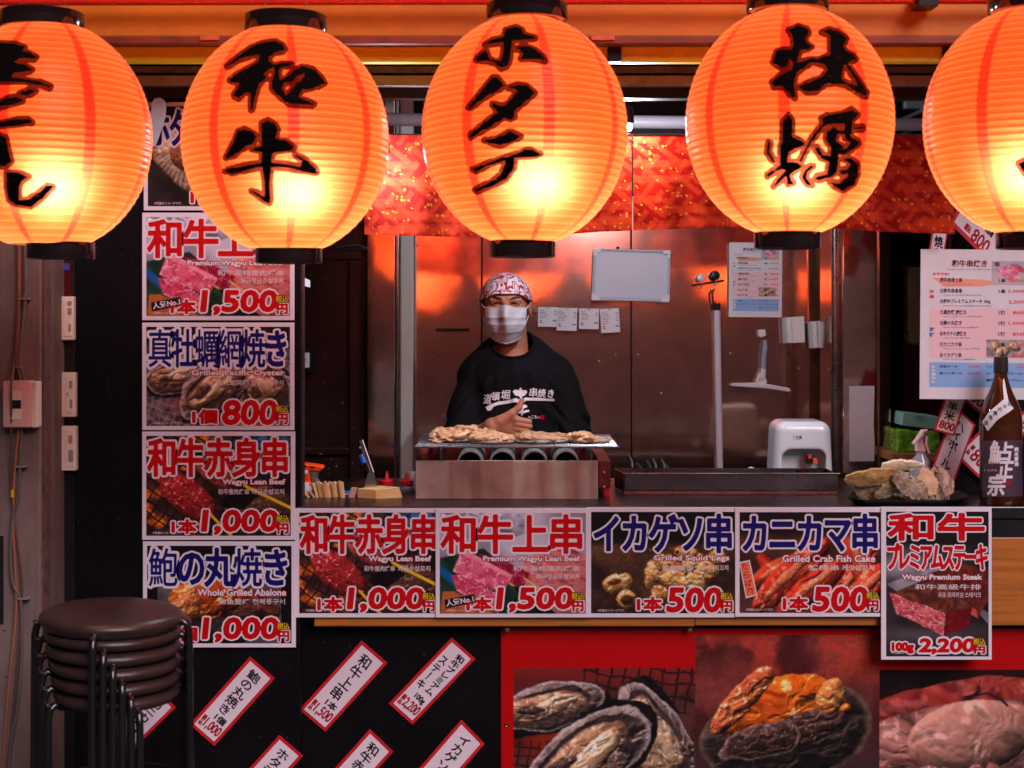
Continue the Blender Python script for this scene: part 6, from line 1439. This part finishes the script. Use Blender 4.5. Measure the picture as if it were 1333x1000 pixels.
# ------------------------------------------------------------------ stack of stools
leather = mat('brown_leather', L(.22, .155, .15), .30, var=.2, scale=20, bump=.25, bscale=300)
legm = mat('black_tube', (.008, .008, .009), .22, coat=.3)
chrome = mat('rivet_chrome', (.6, .6, .62), .15, 1)
SY = -.70; DS = SY+CD; r_s = M(91, SY); z_top = Z(792, SY)
cxs = X(146, SY)
def make_stool(i, lb):
    zc = z_top-i*.0345; tl = math.radians(2.2+0*i)
    c = Vector((cxs+.0025*i, SY+.0*i, zc)); rr = r_s-(.0 if i == 0 else .004)-.003*i
    t = thing('stool', lb, 'stool', (c.x, c.y, 0), 'round stools stacked beside the pillar')
    rot = math.radians(-88+i*6.2); th = .036 if i == 0 else .030
    seat = MB().lathe(c, [(0, .002), (rr*.5, .001), (rr*.85, -.002), (rr*.955, -.007), (rr*.995, -.014), (rr, -.019), (rr*.985, -.026), (rr*.95, -th), (rr*.9, -th-.003), (0, -th-.003)], 64)
    seat.build('seat', leather, t, smooth=True, R=Matrix.Rotation(tl, 3, 'Y'), c=c)
    rl = rr+.007
    for k in range(4):
        a = rot+k*math.pi/2; d = Vector((math.cos(a), math.sin(a), 0)); zz = zc-.030
        pts = [c+d*(rr*.55)+Vector((0, 0, -.040)), c+d*(rr*.9)+Vector((0, 0, -.036)), c+d*(rl-.006)+Vector((0, 0, -.030)), c+d*(rl+.004)+Vector((0, 0, -.040)), c+d*(rl+.008)+Vector((0, 0, -.060))]
        foot = c+d*(rl+.012); foot.z = max(.004, 0+i*0+.004) if i == 5 else .004+(5-i)*.0355
        MB().tube(pts+[foot], .0088, 10).build('leg', legm, t, smooth=True)
        p = c+d*(rl+.007)+Vector((0, 0, -.030))
        MB().lathe(p, [(0, .006), (.005, .004), (.006, -.002)], 10).build('rivet', chrome, t, smooth=True)
    for zr_ in (.25,):
        zz = zc-.42
        pts = [c+Vector((math.cos(a), math.sin(a), 0))*(rl+.02)+Vector((0, 0, zz-zc)) for a in [2*math.pi*q/32 for q in range(32)]]
        MB().tube(pts, .005, 8, closed=True).build('foot_ring', legm, t, smooth=True)
nm_ = ['top', 'second from top', 'third from top', 'fourth from top', 'fifth from top', 'lowest']
for i in range(6): make_stool(i, f'{nm_[i]} stool of the stack, round dark brown leather seat on black tube legs')
# ------------------------------------------------------------------ the cook
PY = .86
def q3(px, py, Y): return np.array(pw(px, py, Y))
skin = mat('skin', L(.70, .46, .35), .5, var=.06, scale=25, bump=.12, bscale=350)
skin.node_tree.nodes['Principled BSDF'].inputs['Subsurface Weight'].default_value = .08
skin.node_tree.nodes['Principled BSDF'].inputs['Subsurface Radius'].default_value = (.01, .004, .002)
cook = thing('person', 'cook in black t-shirt, white face mask and red patterned bandana giving a thumbs up', 'person', (X(668, PY), PY, 0))
hc = Vector(pw(658.5, 396, PY-.02)); hc_ = np.array(hc)
s_ = (PY-.08+CD)/F
def head(x, y, z):
    X_, Y_, Z_ = x-hc.x, y-hc.y, z-hc.z
    d = ell_sd(X_, Y_, Z_, (0, .012, .022), (.078, .098, .080))
    d = smin(d, ell_sd(X_, Y_, Z_, (0, -.018, -.045), (.060, .072, .075)), .03)
    d = smin(d, ell_sd(X_, Y_, Z_, (0, -.050, -.092), (.030, .032, .024)), .02)
    for sx in (-1, 1):
        d = smin(d, ell_sd(X_, Y_, Z_, (sx*.042, -.062, -.022), (.024, .020, .018)), .018)        # cheek
        d = smin(d, cap_sd(X_, Y_, Z_, (sx*.012, -.083, .014), (sx*.046, -.073, .014), .010, .009), .012)   # brow ridge
        d = -smin(-d, ell_sd(X_, Y_, Z_, (sx*.031, -.096, -.001), (.020, .012, .010)), .008)      # eye socket
        d = smin(d, ell_sd(X_, Y_, Z_, (sx*.031, -.073, -.002), (.017, .013, .0115)), .002)        # eyeball and lids
        e = ell_sd(X_, Y_, Z_, (sx*.081, .006, -.012), (.009, .020, .031)); e = -smin(-e, ell_sd(X_, Y_, Z_, (sx*.090, -.002, -.010), (.006, .011, .020)), .004)
        d = smin(d, e, .006)
    d = smin(d, cap_sd(X_, Y_, Z_, (0, -.086, .004), (0, -.106, -.030), .007, .012), .010)          # nose
    for sx in (-1, 1): d = smin(d, ell_sd(X_, Y_, Z_, (sx*.013, -.094, -.034), (.009, .010, .008)), .005)
    d = smin(d, ell_sd(X_, Y_, Z_, (0, -.084, -.062), (.024, .010, .006)), .006); d = smin(d, ell_sd(X_, Y_, Z_, (0, -.083, -.071), (.020, .010, .006)), .006)
    # neck and upper chest
    d = smin(d, cap_sd(X_, Y_, Z_, (.006, .024, -.06), (.022, .035, -.19), .058, .064), .025)
    d = smin(d, ell_sd(X_, Y_, Z_, (.024, .03, -.24), (.150, .075, .060)), .05)
    return d
P1, Q1 = surf_net(head, hc_-np.array([.19, .13, .30]), hc_+np.array([.22, .13, .135]), .0034)
# right forearm and fist, thumb up
YH = .56
w0 = q3(598, 580, .70); w1 = q3(642, 556, YH+.01)
kn_ = [q3(671, 546, YH-.006), q3(672.5, 552, YH-.004), q3(671.5, 558, YH-.002), q3(669, 563.5, YH)]
def hand(x, y, z):
    d = cap_sd(x, y, z, w0, w1, .036, .026)
    d = smin(d, cap_sd(x, y, z, w1, q3(652, 554, YH+.006), .026, .022), .02)
    for k, p in enumerate(kn_):
        st = q3(648, 550+k*3.2, YH+.006); d = smin(d, cap_sd(x, y, z, st, p+np.array([0, .006, 0]), .0155, .0125), .010)
    f = None
    ends = [(688.5, 549.3), (689, 555.2), (686.5, 561), (682.5, 566.2)]
    for k, p in enumerate(kn_):
        a = p; b = q3(*ends[k], YH+.004); c = q3(ends[k][0]-.5, ends[k][1]+1, YH+.032); e = q3(ends[k][0]-11, ends[k][1]+.5, YH+.040)
        r = [.0098, .0100, .0096, .0088][k]
        g = smin(smin(cap_sd(x, y, z, a, b, r+.0012, r), cap_sd(x, y, z, b, c, r, r-.0008), .003), cap_sd(x, y, z, c, e, r-.0008, r-.0018), .003)
        f = g if f is None else smin(f, g, .0016)
    d = smin(d, f, .006)
    # thumb leaving the side of the palm near its base
    t0, t1, t2, t3 = q3(652, 548, YH-.004), q3(666, 538.5, YH-.008), q3(675.5, 530.5, YH-.006), q3(679.5, 521.5, YH-.004)
    th = smin(cap_sd(x, y, z, t0, t1, .019, .0125), smin(cap_sd(x, y, z, t1, t2, .0122, .0105), cap_sd(x, y, z, t2, t3, .0108, .0085), .003), .006)
    return smin(d, th, .012)
lo = np.minimum(w0, w1)-.06; P2, Q2 = surf_net(hand, (X(588, .6), YH-.05, Z(592, .6)), (X(698, .6), .74, Z(512, .56)), .0022)
# hidden trunk and legs
def trunk(x, y, z):
    X_ = x-X(668, PY); Y_ = y-PY-.03
    d = ell_sd(X_, Y_, z, (0, 0, 1.12), (.16, .10, .24))
    for sx in (-1, 1): d = smin(d, cap_sd(X_, Y_, z, (sx*.09, 0, .92), (sx*.11, 0, .06), .085, .05), .05); d = smin(d, cap_sd(X_, Y_, z, (sx*.11, 0, .05), (sx*.12, -.13, .035), .04, .033), .02)
    d = smin(d, cap_sd(X_, Y_, z, (.17, 0, 1.30), (.22, -.02, 1.02), .05, .04), .03); d = smin(d, cap_sd(X_, Y_, z, (.22, -.02, 1.02), (.21, -.10, .80), .038, .028), .02)
    d = smin(d, cap_sd(x, y, z, (X(668, PY)-.13, PY+.03, 1.30), q3(598, 582, .76), .040, .034), .03)
    return d
P3, Q3 = surf_net(trunk, (X(668, PY)-.32, PY-.2, -.01), (X(668, PY)+.32, PY+.2, 1.42), .014)
mk('body', np.vstack([P1, P2, P3]), np.vstack([Q1, Q2+len(P1), Q3+len(P1)+len(P2)]), skin, cook, smooth=True)
# trousers
def trou(x, y, z):
    X_ = x-X(668, PY); Y_ = y-PY-.03
    d = ell_sd(X_, Y_, z, (0, 0, .95), (.18, .125, .14))
    for sx in (-1, 1): d = smin(d, cap_sd(X_, Y_, z, (sx*.09, 0, .90), (sx*.11, 0, .08), .10, .07), .05)
    return d
P, Q = surf_net(trou, (X(668, PY)-.32, PY-.2, -.01), (X(668, PY)+.32, PY+.24, 1.1), .014); mk('trousers', P, Q, mat('black_cotton_trousers', (.01, .01, .012), .8), cook, smooth=True)
# t-shirt
YS = .83
def shirt0(x, y, z):
    fx = (x-X(668, YS)); 
    d = ell_sd(x, y, z, q3(668, 545, YS+.02), (.195, .118, .30))
    d = smin(d, cap_sd(x, y, z, q3(622, 488, YS+.02), q3(722, 484, YS+.02), .057, .057), .05)
    d = smin(d, cap_sd(x, y, z, q3(655, 472, YS+.03), q3(684, 471, YS+.03), .070, .070), .05)
    d = smin(d, cap_sd(x, y, z, q3(668, 500, YS-.02), q3(668, 560, YS-.03), .10, .11), .08)
    d = smin(d, cap_sd(x, y, z, q3(618, 492, YS+.01), q3(602, 562, YS-.07), .056, .066), .02)
    d = smin(d, cap_sd(x, y, z, q3(726, 490, YS+.01), q3(748, 574, YS-.03), .055, .068), .02)
    # folds
    a = (z-1.3)*6; fo = fbm3(x*11+a*.6*fx*6, y*9, z*4.2, 31, 3)-.5; fo2 = fbm3(x*22+(z-1.2)*18*np.sign(fx), y*14, z*7, 47, 3)-.5
    dr = .052*fo+.034*fo2
    d = d+dr*np.clip((1.42-z)*9, 0, 1)
    return d
def shirt(x, y, z):
    d = shirt0(x, y, z)
    nk = ell_sd(x, y, z, q3(668, 447, YS-.02), (.073, .115, .062)); d = np.maximum(d, -nk)
    return np.maximum(d, 1.06-z)
P, Q = surf_net(shirt, (X(572, YS), YS-.21, 1.04), (X(782, YS), YS+.18, 1.47), .0052)
blk = mat('black_cotton', (.007, .0068, .009), .8, var=.3, scale=60, bump=.25, bscale=700, spec=.08)
so = mk('t_shirt', P, Q, blk, cook, smooth=True); sbv = bvh_of(so)
# collar ribbing along the edge of the neck opening
cp = []; c0 = q3(668, 447, YS-.02); tt = np.linspace(-1.45, 1.45, 160)
for i in range(56):
    a = 2*math.pi*i/56; xx, yy, zz = c0[0]+.073*np.cos(tt)*math.cos(a), c0[1]+.115*np.cos(tt)*math.sin(a), c0[2]+.062*np.sin(tt)
    dd = shirt0(xx, yy, zz); k = np.argmax(dd > 0) if (dd > 0).any() else 80
    cp.append(Vector((xx[k], yy[k], zz[k])))
for _ in range(3): cp = [(cp[i-1]+cp[i]*2+cp[(i+1) % len(cp)])/4 for i in range(len(cp))]
MB().tube(cp, .0052, 10, closed=True).build('collar', blk, cook, smooth=True)
K_ = lambda r: zr(r, 600, 480, 9.093)
logo = [[K_([(705,225),(718,232),(722,255),(770,255),(785,280),(760,315),(725,330),(715,362),(697,362),(695,330),(640,315),(610,270),(640,250),(690,255),(692,232)])],
        [K_([(295,460),(340,430),(430,395),(560,375),(645,352),(660,350),(680,365),(735,362),(770,340),(790,345),(900,345),(1100,358),(1105,382),(900,378),(770,378),(735,410),(740,430),(770,430),(785,455),(740,475),(732,500),(800,488),(808,508),(735,530),(730,552),(712,552),(715,525),(680,530),(670,520),(720,490),(700,470),(735,440),(680,410),(650,395),(560,410),(440,430),(385,450),(360,490),(320,500)])]]
D, x0_, y0_ = multi_sdf(logo, .6, 3)
decal('chest_print', [fill_iso(D, x0_, y0_, .6, .1, 3)], WHITE_INK, cook, sbv, .0016)
lt = []
for ch, (a, b, c, d) in zip('道頓堀串焼き', ((630, 513, 640, 526), (640, 510.5, 650.5, 521.5), (652.5, 508, 664, 519.8), (689.5, 505, 699, 516.8), (700, 506.5, 710, 517.3), (713, 507.5, 720.5, 517.5))):
    lt.append(fat_text(ch, a, b, c, d, .22, None, cells=False, h=.4, shear=.1, run=5)[0])
lt.append(fat_text('へこちぃ', 687.5, 541, 702, 545, .1, None, cells=False, h=.35)[0])
decal('shop_lettering', lt[:3], WHITE_INK, cook, sbv, .0016); decal('skewer_lettering', lt[3:6], WHITE_INK, cook, sbv, .0016); decal('small_lettering', lt[6:], WHITE_INK, cook, sbv, .0016); decal('red_stamp', [patch([(703, 540.5), (708.3, 540.5), (708, 546), (702.6, 546)], .8)], RED_INK, cook, sbv, .0018)
# mask
def msurf(u, v, off=0.):
    # u -1..1 across, v 0 (top) .. 1 (bottom)
    w = .066*(1-.30*v**2.2)+.004; ang = u*1.12
    x_ = w*math.sin(ang)/math.sin(1.12); bul = (.098+.012*math.sin(v*math.pi)**.8-.030*max(0, v-.6)*2.)
    nose = .027*math.exp(-(u*4.2)**2)*math.exp(-((v-.22)*2.6)**2)
    y_ = -(bul*(.50+.50*math.cos(ang*.98)))-nose-off+.022
    z_ = -.010-.112*v+.008*math.exp(-(u*4)**2)*(1-v)**3-.014*(1-abs(u))*v**2+.010*abs(u)**2*(v)
    pl = 0
    for vv in (.30, .5, .70): pl += .0026*math.exp(-((v-vv-.03*u*u)*26)**2)
    crk = .003*math.sin(u*9+v*5)*math.sin(v*7)*(.3+abs(u))
    return hc+Vector((x_, y_-pl-crk-.017, z_-.001))
V = []; Fm = []; nu, nv = 44, 40
for j in range(nv+1):
    for i in range(nu+1): V.append(msurf(-1+2*i/nu, j/nv))
n1 = len(V); V += [v+Vector((0, .003, 0)) for v in V]
for s in (0, 1):
    for j in range(nv):
        for i in range(nu):
            q = [s*n1+j*(nu+1)+i, s*n1+j*(nu+1)+i+1, s*n1+(j+1)*(nu+1)+i+1, s*n1+(j+1)*(nu+1)+i]; Fm.append(tuple(q) if s else tuple(q[::-1]))
mkm = mat('mask_fabric', (.66, .62, .67), .7, bump=.12, bscale=250); mkm.node_tree.nodes['Principled BSDF'].inputs['Subsurface Weight'].default_value = .15
mo = mk('face_mask', V, Fm, mkm, cook, smooth=True)
def loop(sx):
    a = msurf(sx*.98, .04); b = msurf(sx*.98, .62); e = hc+Vector((sx*.083, .014, .010)); e2 = hc+Vector((sx*.082, .020, -.028))
    return [a, a*.5+e*.5+Vector((sx*.006, 0, .004)), e, e2, b*.6+e2*.4, b]
for sx in (-1, 1): MB().tube(loop(sx), .0016, 6).build('ear_loop', WPLAST, mo, smooth=True)
for v0 in (.02, .965):
    MB().tube([msurf(-1+2*i/30, v0)+Vector((0, -.0008, 0)) for i in range(31)], .0013, 6).build('hem', mkm, mo, smooth=True)
# eyes, brows
dkb = mat('dark_brow', (.012, .008, .007), .7); eyem = mat('dark_eye', (.008, .006, .006), .15)
hbv = BVHTree.FromPolygons([Vector(q) for q in P1], [tuple(int(i) for i in q) for q in Q1])
def onface(x_, z_, off=.0006):
    h_ = hbv.ray_cast(hc+Vector((x_, -.3, z_)), Vector((0, 1, 0)))[0]
    return (h_ if h_ is not None else hc+Vector((x_, -.085, z_)))+Vector((0, -off, 0))
for sx in (-1, 1):
    pts = [onface(sx*(.031+.0150*t), -.0015+.0035*(1-t*t)-.001*t) for t in (-1, -.7, -.35, 0, .35, .7, 1)]
    MB().tube(pts, [.0008, .0017, .0024, .0027, .0024, .0018, .0009], 8).build('eye', eyem, cook, smooth=True)
    pts = [onface(sx*(.031+.0165*t), .0035+.0038*(1-t*t)-.001*t) for t in (-1, -.6, -.2, .2, .6, 1)]
    MB().tube(pts, [.0005, .0009, .0011, .0011, .0009, .0005], 8).build('eyelid_crease', mat('lid_shadow_skin', (.16, .06, .045), .7), cook, smooth=True)
    pts = [onface(sx*(.013+.043*t), .0150+.007*math.sin(t*2.5)) for t in (0, .25, .5, .75, 1)]
    MB().tube(pts, [.0020, .0036, .0036, .0028, .0012], 8).build('eyebrow', dkb, cook, smooth=True)
    MB().tube([hc+Vector((sx*.076, -.020, .020)), hc+Vector((sx*.079, -.012, -.006))], [.007, .003], 8).build('sideburn', dkb, cook, smooth=True)
# bandana
V = []; Fm = []; na, nr = 96, 30; rx, ry, rz = .0885, .1085, .089; cc = hc+Vector((0, .012, .018))
def hem(a):        # polar drop (0 = crown, 1 = equator and below) at direction a; front is -pi/2
    fr = max(0, -math.sin(a)); return 1.66-.30*fr**1.6+.42*max(0, math.sin(a))-.0*fr+.02*math.sin(7*a)
for i in range(nr+1):
    for k in range(na):
        a = 2*math.pi*k/na; t = hem(a)*i/nr
        p = Vector((rx*math.sin(t)*math.cos(a), ry*math.sin(t)*math.sin(a), rz*math.cos(t)))
        if t > math.pi/2: p.x *= 1+.03*(t-1.57)
        f_ = 1+.022*(float(fbm2(np.array([a*3.]), np.array([t*5.]), 5)[0])-.5)*2*min(1, t*1.5)+(.018 if i in (nr-2, nr-1) else 0)
        V.append(cc+p*f_)
for i in range(nr):
    for k in range(na): Fm.append((i*na+k, (i+1)*na+k, (i+1)*na+(k+1) % na, i*na+(k+1) % na))
bm_ = bpy.data.materials.new('bandana_cloth'); bm_.use_nodes = True; nt2 = bm_.node_tree; N = nt2.nodes; lk = nt2.links; p = N['Principled BSDF']; p.inputs['Roughness'].default_value = .85
tc = N.new('ShaderNodeTexCoord'); n1_ = N.new('ShaderNodeTexNoise'); n1_.inputs['Scale'].default_value = 15; n1_.inputs['Detail'].default_value = .6; n1_.inputs['Distortion'].default_value = 1.9
lk.new(tc.outputs['Object'], n1_.inputs['Vector']); m1 = N.new('ShaderNodeMath'); m1.operation = 'MULTIPLY'; m1.inputs[1].default_value = 7; lk.new(n1_.outputs['Fac'], m1.inputs[0])
m2 = N.new('ShaderNodeMath'); m2.operation = 'FRACT'; lk.new(m1.outputs[0], m2.inputs[0]); rp = N.new('ShaderNodeValToRGB'); rp.color_ramp.elements[0].position = .44; rp.color_ramp.elements[1].position = .50
rp.color_ramp.elements[0].color = (.46, .012, .035, 1); rp.color_ramp.elements[1].color = (.78, .74, .80, 1); e3 = rp.color_ramp.elements.new(.96); e3.color = (.78, .74, .80, 1); e4 = rp.color_ramp.elements.new(1.); e4.color = (.46, .012, .035, 1)
lk.new(m2.outputs[0], rp.inputs[0]); lk.new(rp.outputs[0], p.inputs['Base Color'])
bo_ = mk('bandana', V, Fm, bm_, cook, smooth=True)
MB().tube([V[nr*na+k] for k in range(na)], .0026, 8, closed=True).build('bandana_hem', bm_, bo_, smooth=True)
MB().tube([V[(nr-3)*na+k]+(V[(nr-3)*na+k]-cc).normalized()*.0006 for k in range(na)], .0012, 6, closed=True).build('stitched_edge', WHITE_INK, bo_, smooth=True)
MB().lathe(hc+Vector((0, .125, -.02)), [(0, -.02), (.016, -.012), (.02, 0), (.014, .012), (0, .016)], 14).build('knot', bm_, bo_, smooth=True)
